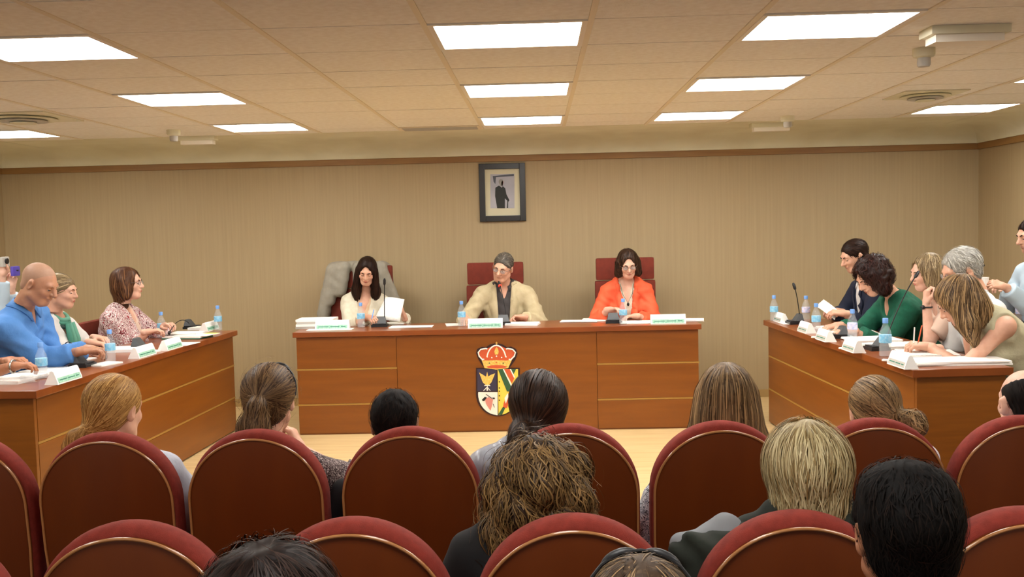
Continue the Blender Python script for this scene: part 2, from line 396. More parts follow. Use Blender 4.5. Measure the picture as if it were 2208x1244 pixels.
# second row table behind the right desk
r = empty('side_table', (3.17, 7.35, FZ)); tag(r, 'dark brown table at the right edge behind the grey-haired man', 'table')
MB().box(-.22, .72, -.55, .55, .76, .80, bev=.004).build('tabletop', mat('dark_top', '4c2414', .4), r)
for x in (-.18, .68):
    for y in (-.5, .5): MB().box(x-.02, x+.02, y-.02, y+.02, 0, .76).build('leg', M['blackm'], r)

# ------------------------------------------------------------ portrait
PW = WY-.001
def fr(cx, cy, Y): return at(1000+cx/7.775, 330+cy/7.775, Y)
pc = fr(650, 660, PW); r = empty('framed_portrait', (pc[0], PW, pc[2])); tag(r, 'black-framed portrait photo of a standing man on the wood wall', 'picture')
hw, hh = (fr(1035, 600, PW)[0]-fr(262, 600, PW)[0])/2, (fr(650, 175, PW)[2]-fr(650, 1145, PW)[2])/2
iw, ih = (fr(940, 600, PW)[0]-fr(362, 600, PW)[0])/2, (fr(650, 270, PW)[2]-fr(650, 1048, PW)[2])/2
fm = MB().box(-hw, -iw, -.035, 0, -hh, hh, bev=.004).box(iw, hw, -.035, 0, -hh, hh, bev=.004).box(-iw, iw, -.035, 0, ih, hh, bev=.004).box(-iw, iw, -.035, 0, -hh, -ih, bev=.004)
fm.build('frame', M['frame'], r); MB().box(-iw, iw, -.012, 0, -ih, ih).build('mat_board', M['matb'], r)
XZ = Matrix(((1, 0, 0, 0), (0, 0, -1, 0), (0, 1, 0, 0), (0, 0, 0, 1)))   # poly xy -> XZ, extruded toward -Y
def pp(pts, y, m, name, par, conv, c, h=.0015, **k):
    P = [(conv(*q)[0]-c[0], conv(*q)[2]-c[2]) for q in pts]
    return MB().prism(P, h, Matrix.Translation((0, y, 0)) @ XZ).build(name, m, par, **k)
cv = lambda x, y: fr(x, y, PW-.014)
pr_ = pp([(445, 355), (850, 345), (850, 925), (445, 925)], -.012, mat('print_grey', '9a9ba6', .6, 'b4b2ba', (3, 3, 3)), 'photo_print', r, cv, pc)
pd = mat('print_dark', '1d201c', .6)
for pts, mm in (([(485, 385), (840, 350), (840, 385), (540, 405), (530, 520), (500, 480)], mat('print_slate', '4a505a', .6)),
                ([(590, 455), (615, 435), (650, 445), (660, 490), (650, 545), (625, 560), (600, 520), (585, 490)], mat('print_grey_hair', '8a8a84', .6)),
                ([(628, 490), (655, 460), (664, 490), (652, 545), (632, 545)], mat('print_skin', '9a5a42', .6)),
                ([(530, 580), (590, 545), (640, 580), (655, 555), (695, 590), (715, 690), (765, 790), (745, 820), (742, 920), (722, 920), (730, 800), (690, 760), (690, 925), (560, 925), (525, 720)], pd)):
    o = pp(pts, -.0137, mm, 'printed_figure', pr_, cv, pc, h=.0012)
    o.parent = pr_; 
# ------------------------------------------------------------ coat of arms
CY = FCEN-.001
def cr(cx, cy): return at(980+cx/5.654, 720+cy/5.654, CY-.01)
cc = cr(510, 560); ca = empty('coat_of_arms', (cc[0], CY, cc[2])); tag(ca, 'painted crowned coat of arms mounted on the front of the central desk', 'emblem')
P_ = dict(dk=mat('arms_dark_edge', '2c0c10', .5), wh=mat('arms_white', 'f4efe6', .4), go=mat('arms_gold', 'e6b040', .4, 'f2d07c', (80, 80, 80)), rd=mat('arms_red', 'cf5a34', .45), nv=mat('arms_navy', '35304a', .5),
          ye=mat('arms_yellow', 'f0d455', .45), gr=mat('arms_green', '2f5a3c', .5), pk=mat('arms_pink', 'd48a80', .5), bk=mat('arms_black', '14141a', .5), gy=mat('arms_grey', '5c6a64', .5))
def ap(pts, y, m, name, h=.003): return pp(pts, -y, P_[m], name, ca, cr, cc, h=h)
def arc(cx, cy, rx, ry, a0, a1, n=12): return [(cx+rx*math.cos(math.radians(a)), cy-ry*math.sin(math.radians(a))) for a in np.linspace(a0, a1, n)]
# shield boards
ap([(262, 415), (795, 415), (795, 720)]+arc(528, 730, 267, 275, 0, -180, 20)+[(262, 720)], 0, 'dk', 'shield_backing', .006)
ap([(278, 430), (515, 430), (515, 695), (278, 695)], .006, 'nv', 'shield_quarter')
ap([(290, 710), (525, 710), (525, 990), (505, 988)]+arc(528, 730, 240, 258, -95, -180, 12), .006, 'wh', 'shield_quarter')
ap([(525, 430), (775, 430), (775, 720)]+arc(528, 730, 247, 260, 0, -88, 12), .006, 'ye', 'shield_half')
ap([(530, 430), (590, 430), (720, 700), (640, 700)], .009, 'gr', 'band'); ap([(590, 430), (605, 430), (730, 680), (720, 700)], .009, 'wh', 'band')
ap([(605, 430), (675, 430), (728, 540), (700, 600)], .009, 'rd', 'band'); ap([(675, 430), (690, 430), (735, 520), (728, 540)], .009, 'wh', 'band')
ap([(690, 430), (750, 430), (720, 490)], .009, 'gr', 'band'); ap([(600, 840), (700, 640), (720, 700), (640, 900), (590, 900)], .009, 'rd', 'band'); ap([(530, 985), (590, 890), (620, 900), (580, 985)], .009, 'gr', 'band')
ap([(610, 780), (650, 720), (660, 760), (625, 850)], .0095, 'wh', 'band')
for y0 in (575, 650, 690, 745, 800): ap([(540, y0), (553, y0), (553, y0+16), (540, y0+16)], .009, 'bk', 'charge')
ap([(300, 470), (350, 500), (385, 520), (398, 460), (412, 520), (440, 500), (495, 480), (450, 590), (420, 620), (380, 620), (345, 590)], .009, 'go', 'charge')
for a in (([(370, 620), (430, 620), (440, 635), (400, 632), (360, 635)]), ([(395, 630), (405, 630), (410, 690), (390, 690)]), ([(350, 690), (362, 690), (400, 650), (392, 645)]), ([(440, 690), (430, 690), (400, 650), (405, 645)])): ap(a, .0115, 'wh', 'charge', .002)
ap([(370, 790), (420, 770), (470, 800), (455, 880), (440, 935), (410, 890), (385, 850)], .009, 'pk', 'charge')
for a in ([(335, 800), (370, 765), (395, 775), (365, 815), (345, 820)], [(460, 775), (490, 775), (495, 790), (470, 795)], [(380, 735), (388, 733), (460, 782), (452, 786)], [(466, 850), (472, 850), (490, 895), (484, 895)]): ap(a, .0115, 'bk', 'charge', .002)
# crown
ap([(262, 235), (275, 185), (330, 160), (385, 160), (430, 130), (510, 110), (590, 130), (635, 160), (690, 155), (750, 185), (770, 240), (740, 320), (690, 390), (650, 430), (510, 450), (370, 425), (330, 370), (290, 310)], 0, 'dk', 'crown_backing', .004)
ap([(290, 220), (330, 185), (400, 180), (460, 150), (510, 140), (570, 150), (630, 180), (690, 178), (740, 220), (715, 300), (690, 330), (340, 330), (305, 285)], .004, 'rd', 'crown_cap')
ap([(330, 320), (400, 325), (510, 320), (630, 325), (700, 315), (675, 370), (655, 415), (510, 435), (365, 415), (350, 370)], .0065, 'go', 'crown_band', .004)
ap([(385, 400), (450, 382), (510, 378), (580, 382), (650, 398), (620, 412), (510, 420), (410, 412)], .0107, 'rd', 'crown_band', .001)
def crt(pts, r, m, name, y):
    P = [(cr(*q)[0]-cc[0], -y, cr(*q)[2]-cc[2]) for q in pts]; return MB().tube(P, r, 6).build(name, P_[m], ca, smooth='auto')
crt(arc(510, 330, 118, 190, 165, 90, 10), .0058, 'wh', 'crown_arch', .010); crt(arc(510, 330, 118, 190, 90, 15, 10), .0058, 'wh', 'crown_arch', .010)
crt([(345, 320), (300, 270), (290, 225), (320, 190), (380, 178), (400, 185)], .0058, 'wh', 'crown_arch', .010); crt([(680, 320), (730, 270), (742, 225), (710, 190), (650, 178), (630, 185)], .0058, 'wh', 'crown_arch', .010)
crt([(512, 140), (512, 95)], .003, 'go', 'cross', .008); crt([(498, 112), (527, 112)], .0025, 'go', 'cross', .008)
ap([(485, 215), (500, 175), (512, 160), (526, 175), (540, 215), (530, 250), (495, 250)], .009, 'go', 'crown_leaf')
for x, y in ((400, 280), (455, 290), (512, 272), (575, 288), (628, 280), (355, 310), (668, 310)):
    p = cr(x, y); MB().sphere((p[0]-cc[0], -.010, p[2]-cc[2]), .0058, 6).build('pearl', P_['wh'], ca, smooth=True)
for x, y in ((425, 355), (510, 348), (595, 355)): ap([(x-14, y), (x, y-8), (x+14, y), (x, y+8)], .0107, 'rd' if x == 510 else 'gr', 'jewel', .002)

# ============================================================ implicit surfaces
def unit(v): v = np.asarray(v, float); return v/np.linalg.norm(v)
def d_cap(P, a, b, r1, r2):
    a = np.asarray(a, np.float32); ba = np.asarray(b, np.float32)-a; pa = P-a
    h = np.clip(pa@ba/max(ba@ba, 1e-9), 0, 1); return np.linalg.norm(pa-h[:, None]*ba, axis=1)-(r1+(r2-r1)*h)
def d_flat(P, a, b, r1, r2):
    a = np.asarray(a, np.float32); b = np.asarray(b, np.float32); u = (b-a)/np.linalg.norm(b-a)
    return np.maximum(d_cap(P, a, b+u*.05, r1, r2), (P-b)@u)
def d_ell(P, c, r, Rm=None):
    q = P-np.asarray(c, np.float32)
    if Rm is not None: q = q@np.asarray(Rm, np.float32)
    r = np.asarray(r, np.float32); k0 = np.linalg.norm(q/r, axis=1); k1 = np.linalg.norm(q/(r*r), axis=1)+1e-6
    return k0*(k0-1)/k1
def smin(a, b, k):
    h = np.maximum(k-np.abs(a-b), 0)/k; return np.minimum(a, b)-h*h*k*.25
class Field:
    def __init__(s): s.o = []; s.amp = 0
    def u(s, kind, *a, k=.03): s.o.append(('u', kind, a, k)); return s
    def c(s, kind, *a, k=.01): s.o.append(('c', kind, a, k)); return s
    def fn(s, f): s.o.append(('f', f, None, 0)); return s
    def __call__(s, P):
        P = np.asarray(P, np.float32)
        if len(P) > 400000: return np.concatenate([s(q) for q in np.array_split(P, len(P)//300000+1)])
        d = None
        for t, kind, a, k in s.o:
            if t == 'f': d = kind(P, d); continue
            e = {'cap': d_cap, 'ell': d_ell, 'flat': d_flat}[kind](P, *a)
            if t == 'u': d = e if d is None else smin(d, e, k)
            else: d = -smin(-d, e, k)
        if s.amp:
            q = P*s.freq; d = d+s.amp*(np.sin(q[:, 0]+1.7*np.sin(q[:, 2]*.7+s.ph))*np.sin(q[:, 1]*.8+s.ph*2)*np.sin(q[:, 2]*1.3+q[:, 0]*.6))
        return d
    def grad(s, P, e=.002):
        P = np.asarray(P, np.float32); d = s(P); g = np.stack([s(P+np.eye(3, dtype=np.float32)[i]*e)-d for i in range(3)], 1)/e
        return d, g/np.maximum(np.linalg.norm(g, axis=1)[:, None], 1e-6)
def nets(field, lo, hi, h, polish=1):
    lo = np.asarray(lo, float); n = np.ceil((np.asarray(hi)-lo)/h).astype(int)+1
    ax = [lo[i]+h*np.arange(n[i]) for i in range(3)]
    # coarse cull: evaluate on all points (grids are kept small)
    P = np.stack(np.meshgrid(*ax, indexing='ij'), -1).reshape(-1, 3).astype(np.float32)
    F = field(P).reshape(n); S = F < 0
    C = np.zeros(n-1, int)
    cs = [(i, j, k) for i in (0, 1) for j in (0, 1) for k in (0, 1)]
    for i, j, k in cs: C += S[i:n[0]-1+i, j:n[1]-1+j, k:n[2]-1+k]
    act = (C > 0) & (C < 8); idx = np.argwhere(act); vid = -np.ones(n-1, int); vid[act] = np.arange(len(idx))
    vals = {c: F[idx[:, 0]+c[0], idx[:, 1]+c[1], idx[:, 2]+c[2]] for c in cs}
    acc = np.zeros((len(idx), 3)); cnt = np.zeros(len(idx))
    for a in cs:
        for d in range(3):
            if a[d]: continue
            b = list(a); b[d] = 1; b = tuple(b); fa, fb = vals[a], vals[b]; m = (fa < 0) != (fb < 0)
            t = np.where(m, fa/np.where(m, fa-fb, 1), 0); p = np.array(a, float)+np.zeros((len(idx), 3)); p[:, d] = t
            acc += p*m[:, None]; cnt += m
    V = lo+h*(idx+acc/cnt[:, None]); Q = []
    for d in range(3):
        e1, e2 = [(1, 2), (2, 0), (0, 1)][d]
        sl = [slice(1, n[i]-1) for i in range(3)]; sl[d] = slice(0, n[d]-1); s2 = list(sl); s2[d] = slice(1, n[d])
        A = S[tuple(sl)]; B = S[tuple(s2)]; w = np.argwhere(A != B); off = np.array([1, 1, 1]); off[d] = 0; g = w+off
        flip = A[tuple(w.T)]
        def cid(o1, o2):
            q = g.copy(); q[:, e1] += o1; q[:, e2] += o2; return vid[tuple(q.T)]
        q = np.stack([cid(-1, -1), cid(0, -1), cid(0, 0), cid(-1, 0)], 1)
        q[~flip] = q[~flip][:, ::-1]; Q.append(q)
    Q = np.concatenate(Q)
    for _ in range(polish):
        d, g = field.grad(V); V = V-np.clip(d, -h*.6, h*.6)[:, None]*g
    return V, Q

# ------------------------------------------------------------ head, hands (cached in local space)
_c = {}
def head_local(h, male=True, ear=True):
    key = ('head', h, male, ear)
    if key in _c: return _c[key]
    F = Field(); m = 1 if male else 0
    F.u('ell', (0, -.018, .032), (.074, .096, .086)).u('ell', (0, .025, -.028), (.060, .068, .088), k=.04)
    F.u('ell', (0, .056, -.094), (.024+.006*m, .026, .02), k=.03)
    for x in (-1, 1):
        F.u('cap', (x*(.05+.003*m), .0, -.062), (x*(.022+.005*m), .055, -.094), .018+.004*m, .014+.003*m, k=.03)
        F.u('ell', (x*.036, .062, -.026), (.02, .02, .018), k=.02)
    F.u('cap', (-.034, .077, .022), (.034, .077, .022), .012, .012, k=.02)
    F.c('ell', (-.031, .103, .004), (.019, .018, .013), k=.016).c('ell', (.031, .103, .004), (.019, .018, .013), k=.016)
    F.u('cap', (0, .085, .014), (0, .107+.005*m, -.026), .008+.001*m, .0115+.0015*m, k=.014)
    for x in (-1, 1): F.u('ell', (x*.011, .094, -.029), (.0085, .011, .0085), k=.008)
    F.u('ell', (0, .087, -.052), (.024, .011, .0065), k=.01).u('ell', (0, .084, -.063), (.02, .011, .007), k=.006)
    F.c('cap', (-.018, .099, -.0575), (.018, .099, -.0575), .0022, .0022, k=.004)
    if ear:
        for x in (-1, 1):
            Rm = np.array(Matrix.Rotation(x*-.35, 3, 'Z') @ Matrix.Rotation(-.15, 3, 'X'))
            F.u('ell', (x*.081, -.012, -.006), (.009, .019, .032), Rm, k=.01)
            F.c('ell', (x*.091, -.004, -.004), (.006, .010, .018), Rm, k=.006)
    F.u('cap', (0, -.028, -.05), (0, -.045, -.15), .05+.005*m, .05+.006*m, k=.03)
    r = nets(F, (-.11, -.13, -.15), (.11, .13, .13), h); _c[key] = r; _c[key+('F',)] = F
    return r
def hand_local(h, curl, thumb=.5):
    key = ('hand', h, curl, thumb)
    if key in _c: return _c[key]
    # local: x = thumb side, y = forward, -z = palm direction
    F = Field(); F.u('cap', (0, -.02, 0), (0, .02, 0), .027, .027)
    offs = [(.031, .070, .086), (.0105, .078, .09), (-.0105, .072, .087), (-.030, .056, .08)]
    for o, L, b in offs: F.u('cap', (o*.55, .015, 0), (o, b, .002), .0155, .012, k=.014)
    for o, L, b in offs:
        p = np.array((o, b, .002)); a = .15+curl*.75
        for fr_, rr in ((.46, .0088), (.31, .008), (.23, .0072)):
            q = p+L*fr_*np.array((o*.6*(1-curl), math.cos(a), -math.sin(a))); F.u('cap', p, q, rr, rr*.92, k=.0035); p = q; a += .12+curl*.95
    p = np.array((.026, .02, -.006)); q = p+np.array((.028, .026, -.006)); F.u('cap', p, q, .0145, .0115, k=.016)
    r = q+np.array((.012-.02*thumb, .028, -.008-.012*thumb)); F.u('cap', q, r, .0105, .0095, k=.005)
    t = r+np.array((-.004-.016*thumb, .024, -.004-.008*thumb)); F.u('cap', r, t, .0093, .008, k=.004)
    r = nets(F, (-.06, -.055, -.11), (.085, .185, .04), h); _c[key] = r; return r

def strands(F, starts, N, steps, L, width, mode, target=None, wave=0, wfreq=60, lift=.004, down=(0, 0, -1), jitter=.25, rng=None):
    """ribbons that run over the hair surface; returns verts, faces, tint"""
    rng = rng or np.random.default_rng(3)
    P = starts[rng.integers(0, len(starts), N)].astype(float); Ls = L*rng.uniform(.6, 1.15, N); st = Ls/steps
    off = rng.uniform(.0, lift, N); J = rng.normal(0, jitter, (N, 3)); ph = rng.uniform(0, 6.28, N)
    W = width*rng.uniform(.6, 1.3, N); pts = []; nor = []; down = np.array(down, float); cur = None
    for i in range(steps+1):
        d, g = F.grad(P, .003); P = P-d[:, None]*g
        if mode == 'tie': D = np.asarray(target)-P; D /= np.linalg.norm(D, axis=1)[:, None]+1e-6; D = D+J*.3
        elif mode == 'crown':
            D = P-np.asarray(target); D /= np.linalg.norm(D, axis=1)[:, None]+1e-6; D = D+down*.5+J
        else: D = down+J*.6+.35*(P-np.array([0, -.02, P[:, 2].mean()]))/.1*np.clip(P[:, 2:3]*8, 0, 1)
        D = D-(D*g).sum(1)[:, None]*g; D /= np.linalg.norm(D, axis=1)[:, None]+1e-6
        if cur is not None: D = .55*cur+.45*D; D /= np.linalg.norm(D, axis=1)[:, None]+1e-6
        cur = D; side = np.cross(g, D)
        ww = wave*np.sin(ph+i*st*wfreq); wu = wave*.6*np.cos(ph+i*st*wfreq)
        pts.append(P+g*(off+wu*.5+.001)[:, None]+side*ww[:, None]); nor.append(side)
        fz = (P[:, 1] > .03) & ((P[:, 0]/.058)**2+((P[:, 2]+.03)/.122)**2 < 1)
        if mode == 'tie': st_ = np.minimum(st, np.linalg.norm(np.asarray(target)-P, axis=1)*.5)
        else: st_ = st
        P = P+D*(st_*np.where(fz, .02, 1))[:, None]
    prof = np.array([.5+.5*min(1, i/2)-(.75 if i == steps else 0) for i in range(steps+1)])
    A = np.stack([p-n*(W*prof[i]*.5)[:, None] for i, (p, n) in enumerate(zip(pts, nor))], 1); B = np.stack([p+n*(W*prof[i]*.5)[:, None] for i, (p, n) in enumerate(zip(pts, nor))], 1)
    V = np.stack([A, B], 2).reshape(-1, 3); k = (steps+1)*2; b = np.arange(N)[:, None]*k
    f = []
    for i in range(steps): f.append(b+np.array([2*i, 2*i+1, 2*i+3, 2*i+2]))
    F4 = np.concatenate(f, 0); tint = np.repeat(np.clip(rng.normal(.5, .28, N), 0, 1), k)
    return V, F4, tint

class Rot:
    def __init__(s, c, heading, pitch=0, roll=0, sc=1):
        a, p = math.radians(heading), math.radians(pitch)
        f = np.array((math.cos(a)*math.cos(p), math.sin(a)*math.cos(p), -math.sin(p))); r = unit(np.cross(f, (0, 0, 1))); u = np.cross(r, f)
        q = math.radians(roll); r, u = r*math.cos(q)+u*math.sin(q), u*math.cos(q)-r*math.sin(q)
        s.R = np.stack([r, f, u], 1); s.c = np.asarray(c, float); s.s = sc
    def __call__(s, P): return np.asarray(P)@s.R.T*s.s+s.c
    def inv(s, P): return (np.asarray(P)-s.c)@s.R/s.s

def ik(sh, wr, l1, l2, hint):
    d = wr-sh; L = np.linalg.norm(d); u = d/L; L2 = min(L, (l1+l2)*.995); wr = sh+u*L2
    x = (l1*l1-l2*l2+L2*L2)/(2*L2); h = math.sqrt(max(l1*l1-x*x, 0)); n = np.asarray(hint, float); n = n-u*(n@u); n = unit(n)
    return sh+u*x+n*h, wr

# hair library: local head space. each returns dict(prims, cut, strands)
def hair_field(kind, nb_l, ex):
    F = Field(); t = ex.get('th', .0)
    F.u('ell', (0, -.020, .036), (.083+t, .106+t, .091+t))
    if kind in ('short', 'shortwoman'):
        F.c('ell', (0, .12, -.03), (.084, .086, .112), k=.012)
        F.fn(lambda P, d: -smin(-d, P[:, 2]+.045+.45*(P[:, 1]+.02)*(P[:, 1] < -.02)*0+.0, .01)) if kind == 'short' else None
        if kind == 'short':
            F.u('ell', (0, -.06, -.03), (.062, .045, .05), k=.02)
            for x in (-1, 1): F.c('ell', (x*.095, .0, -.012), (.024, .028, .036), k=.008)
        else:
            F.u('ell', (0, -.055, -.045), (.068+t, .055+t, .06), k=.03)
    elif kind == 'bald':
        F.o = []; F.u('ell', (0, -.018, .032), (.0755, .0975, .0875)); F.c('ell', (0, .06, .10), (.08, .13, .075), k=.01).c('ell', (0, .115, -.035), (.085, .095, .098), k=.01)
        F.u('ell', (0, -.06, -.03), (.060, .043, .05), k=.02)
        for x in (-1, 1): F.c('ell', (x*.092, .0, -.012), (.022, .024, .034), k=.008)
    elif kind == 'shaved':
        F.o = []; F.u('ell', (0, -.018, .032), (.0748, .0968, .0868)); F.c('ell', (0, .125, -.02), (.09, .085, .1), k=.02); F.u('ell', (0, -.06, -.03), (.058, .04, .05), k=.02)
        for x in (-1, 1): F.c('ell', (x*.092, .0, -.012), (.026, .03, .042), k=.008)
    elif kind == 'pulled':   # tied back hair
        F.c('ell', (0, .115, -.035), (.078, .09, .098), k=.012)
        F.u('ell', (0, -.058, -.03), (.066, .052, .055), k=.03)
        tie = np.array(ex['tie']); pts = [np.array(p) for p in ex['tail']]
        F.u('cap', (tie[0], tie[1]+.02, tie[2]), tie, .03, .016, k=.03)
        q = tie
        rs = ex.get('tr', [.016, .032, .03, .018])
        for i, p in enumerate(pts): F.u('cap', q, p, rs[min(i, len(rs)-1)], rs[min(i+1, len(rs)-1)], k=.012); q = p
    elif kind == 'long':
        L = ex.get('L', .3); wd = ex.get('w', .085); fw = ex.get('fw', .0)
        F.u('ell', (0, -.04, -.06), (.088+t, .075+t, .12), k=.04)
        for x in (-1, 1):
            F.u('cap', (x*.072, -.005+fw, .02), (x*wd, .0+fw, -L*.55), .026+t, .036+t, k=.03)
            F.u('cap', (x*wd, .0+fw, -L*.5), (x*(wd-.012), .012+fw*1.5, -L), .036+t, .018, k=.03)
        F.u('cap', (-.03, -.055, -.05), (-.035, -.07, -L), .05+t, .03, k=.04).u('cap', (.03, -.055, -.05), (.035, -.07, -L), .05+t, .03, k=.04)
        F.c('ell', (0, .116, -.045), (ex.get('cw', .056), .10, .136), k=.02)
        F.c('ell', (0, .08, -.16), (.038, .07, .08), k=.03)
    elif kind == 'bob':
        F.u('ell', (0, -.03, -.035), (.094+t, .092+t, .085), k=.04)
        for x in (-1, 1): F.u('cap', (x*.078, .0, .02), (x*.088, .012, -.085), .026+t, .026+t, k=.03)
        F.c('ell', (0, .118, -.035), (.057, .098, .132), k=.02)
    elif kind == 'curly':
        for i in range(22):
            a = i*2.4; z = .06-.013*i
            F.u('ell', ((.075+.0022*i)*math.cos(a), -.03+(.075)*math.sin(a)*(1 if math.sin(a) < .4 else .4), z), (.048, .045, .048), k=.025)
        F.u('ell', (0, -.05, -.10), (.105, .075, .13), k=.04); F.c('ell', (0, .118, -.04), (.06, .088, .108), k=.02)
    for p in ex.get('add', []): F.u(*p[:1], *p[1:], k=.02)
    return F

def garment(name, F, lo, hi, h, m, par, org):
    V, Q = nets(F, lo, hi, h); me = mesh_np(name, V-org, Q); return link(name, me, m, par)

def person(label, hc, hd, nb, hip, bd, R=None, L=None, skin='a', male=True, sc=1.0, hair=('short', 'dark', {}), top=None, over=None, face=False, legs='sit', fl=FZ, res=.011,
           trousers='2a2c34', hs=None, group=None, seat=None, glasses=None, sunglasses=None, bust=0, bulk=0, name='person', hands=True, hres=None):
    """hd=(heading,pitch,roll) of head; bd heading of body; R/L = dict(w=wrist, hint, dir, palm, curl) ; top/over = garment dicts"""
    hc, nb, hip = map(lambda v: np.array(v, float), (hc, nb, hip)); s = sc; hs = hs or 1.0
    H = Rot(hc, *hd, sc=hs)
    up = unit(nb-hip); a = math.radians(bd); f0 = np.array((math.cos(a), math.sin(a), 0)); rt = unit(np.cross(f0, up)); fw = np.cross(up, rt); B = np.stack([rt, fw, up], 1)
    org = np.array((hip[0], hip[1], fl)); root = empty(name, org); tag(root, label, 'person', group)
    T = lambda x, y, z: nb+B@np.array((x, y, z))*s      # torso frame, origin neck base
    Hh = lambda x, y, z: hip+B@np.array((x, y, z))*s
    sw = (.178 if male else .156)+bulk
    LEN = np.linalg.norm(nb-hip)/s
    arms = []
    for sg, A in ((1, R), (-1, L)):
        sh = T(sg*sw, .0, -.078); A = A or {}
        wr = np.array(A['w'], float) if 'w' in A else Hh(sg*.14, .30, .14)
        el, wr = ik(sh, wr, .285*s, .245*s, B@np.array(A.get('hint', (sg*.9, -.25, -.8)), float))
        arms.append((sg, sh, el, wr, A))
    # ---- body
    Fb = Field()
    def torso(F, o=0, k=.05):
        F.u('ell', T(0, -.012, -.17), ((sw-.025)*s+o, (.105+bulk*.6)*s+o, .17*s+o), B, k=k)
        F.u('cap', T(-sw*.84, -.005, -.078), T(sw*.84, -.005, -.078), .055*s+o, .055*s+o, k=k)
        F.u('cap', T(-.07, -.01, -.02), T(.07, -.01, -.02), .045*s+o, .045*s+o, k=k)
        F.u('ell', nb*.45+hip*.55+fw*.01, ((.135 if male else .118)*s+bulk+o, (.105+bulk)*s+o, LEN*.33*s+o), B, k=k)
        F.u('ell', Hh(0, -.01, .03), ((.155 if male else .165)*s+bulk+o, .125*s+o, .12*s+o), B, k=k)
        if bust or not male:
            for x in (-1, 1): F.u('ell', T(x*.068, .082, -.21), (.055*s+o, .05*s+o, .055*s+o), B, k=.04)
    torso(Fb)
    for sg, sh, el, wr, A in arms:
        Fb.u('cap', sh, el, (.048 if male else .042)*s, (.038 if male else .034)*s, k=.035); Fb.u('cap', el, wr, (.042 if male else .036)*s, .026*s, k=.02)
    if legs == 'sit':
        hf = np.array((f0[0], f0[1], 0.)); rr = np.array((hf[1], -hf[0], 0.)); kn = [hip+hf*.44*s+rr*x*.11*s+np.array((0, 0, -.01)) for x in (-1, 1)]
        kn = [np.array((k[0], k[1], max(k[2], fl+.40))) for k in kn]
        an = [np.array((k[0], k[1], fl+.09))-hf*.02+hf*.0 for k in kn]; hj = [Hh(x*.09, 0, 0) for x in (-1, 1)]
    else:
        hf = np.array((f0[0], f0[1], 0.)); rr = np.array((hf[1], -hf[0], 0.)); hj = [Hh(x*.09, 0, -.02) for x in (-1, 1)]
        an = [np.array((hip[0], hip[1], fl+.09))+rr*x*.11 for x in (-1, 1)]; kn = [(h_*.5+a_*.5)+hf*.03 for h_, a_ in zip(hj, an)]
    def legsF(F, o=0):
        for h_, k_, a_ in zip(hj, kn, an): F.u('cap', h_, k_, .085*s+o, .058*s+o, k=.04); F.u('cap', k_, a_, .055*s+o, .038*s+o*.8, k=.02)
    legsF(Fb)
    skull = H((0, -.03, -.045)); Fb.u('cap', T(0, -.012, -.03), skull, (.055 if male else .048)*s, (.05 if male else .046)*s, k=.035)
    allp = np.array([T(0, 0, 0), skull, hip]+[p for A in arms for p in A[1:4]]+kn+an); lo = allp.min(0)-.2; hi = allp.max(0)+.1
    lo[2] = fl+.02; V, Q = nets(Fb, lo, hi, .016)
    Vs = [V]; Qs = [Q]; n = len(V)
    v, q = head_local(hres or (.0045 if face else .0065), male, True); v = H(v); Vs.append(v); Qs.append(q+n); n += len(v)
    hm = {}
    for sg, sh, el, wr, A in arms:
        if not hands: continue
        d = unit(A['dir']) if 'dir' in A else unit(wr-el)
        pn = np.array(A.get('palm', (0, 0, -1)), float); pn = unit(pn-d*(pn@d)); tx = np.cross(d, -pn)*(1)
        # right hand palm down: thumb = -(n x d)
        th = -np.cross(pn, d)*sg; Rm = np.stack([th, d, -pn], 1)
        v, q = hand_local(.0042, A.get('curl', .5), A.get('thumb', .5)); v = (v*.93*s)@Rm.T+wr
        if np.linalg.det(Rm) < 0: q = q[:, ::-1]
        Vs.append(v); Qs.append(q+n); n += len(v)
    body = link('body', mesh_np('body', np.concatenate(Vs)-org, np.concatenate(Qs)), SK[skin], root)
    # ---- face details
    if face:
        for x in (-1, 1):
            b = MB(); b.sphere((0, 0, 0), .0118, 8); me = b.mesh('eye', True)
            o = link('eye', me, [M['eyew'], M['iris']], root)
            for p in me.polygons:
                if p.center.y > .0088: p.material_index = 1
            o.matrix_local = Matrix.Translation(H((x*.031, .0765, .003))-org) @ Matrix(H.R.tolist()).to_4x4() @ Matrix.Rotation(-.35, 4, 'X')
            b = MB(); b.sphere((0, 0, 0), .0133, 8); bmesh.ops.bisect_plane(b.b, geom=b.b.verts[:]+b.b.edges[:]+b.b.faces[:], plane_co=(0, 0, 0), plane_no=(0, -.2, -1), clear_outer=True)
            o = link('eyelid', b.mesh('eyelid', True), SK[skin], root); o.matrix_local = Matrix.Translation(H((x*.031, .0762, .002))-org) @ Matrix(H.R.tolist()).to_4x4()
            MB().tube([H((x*(.031+.013*math.cos(t)), .0765+.0125*math.sin(abs(t-1.57)*0+1.57)*math.cos((t-1.57)*.75), .0005+.0))-org for t in np.linspace(0, 3.14, 7)], .0013, 5).build('eyelashes', M['iris'], root)
            MB().tube([H((x*.014, .0955, .020))-org, H((x*.03, .0925, .026))-org, H((x*.046, .079, .022))-org], [.003, .0034, .0018], 6).build('eyebrow', HM[hair[1]] if hair else HM['dark'], root)
        lm = M['lip'] if male else M['lipr']
        MB().tube([H((x, y, z))-org for x, y, z in ((-.022, .086, -.057), (-.01, .0945, -.0535), (0, .0965, -.0545), (.01, .0945, -.0535), (.022, .086, -.057))], [.001, .0028, .003, .0028, .001], 6).build('lips', lm, root, smooth=True)
        MB().tube([H((x, y, z))-org for x, y, z in ((-.020, .086, -.058), (-.01, .0925, -.0625), (0, .0945, -.0635), (.01, .0925, -.0625), (.020, .086, -.058))], [.001, .0032, .0036, .0032, .001], 6).build('lips', lm, root, smooth=True)
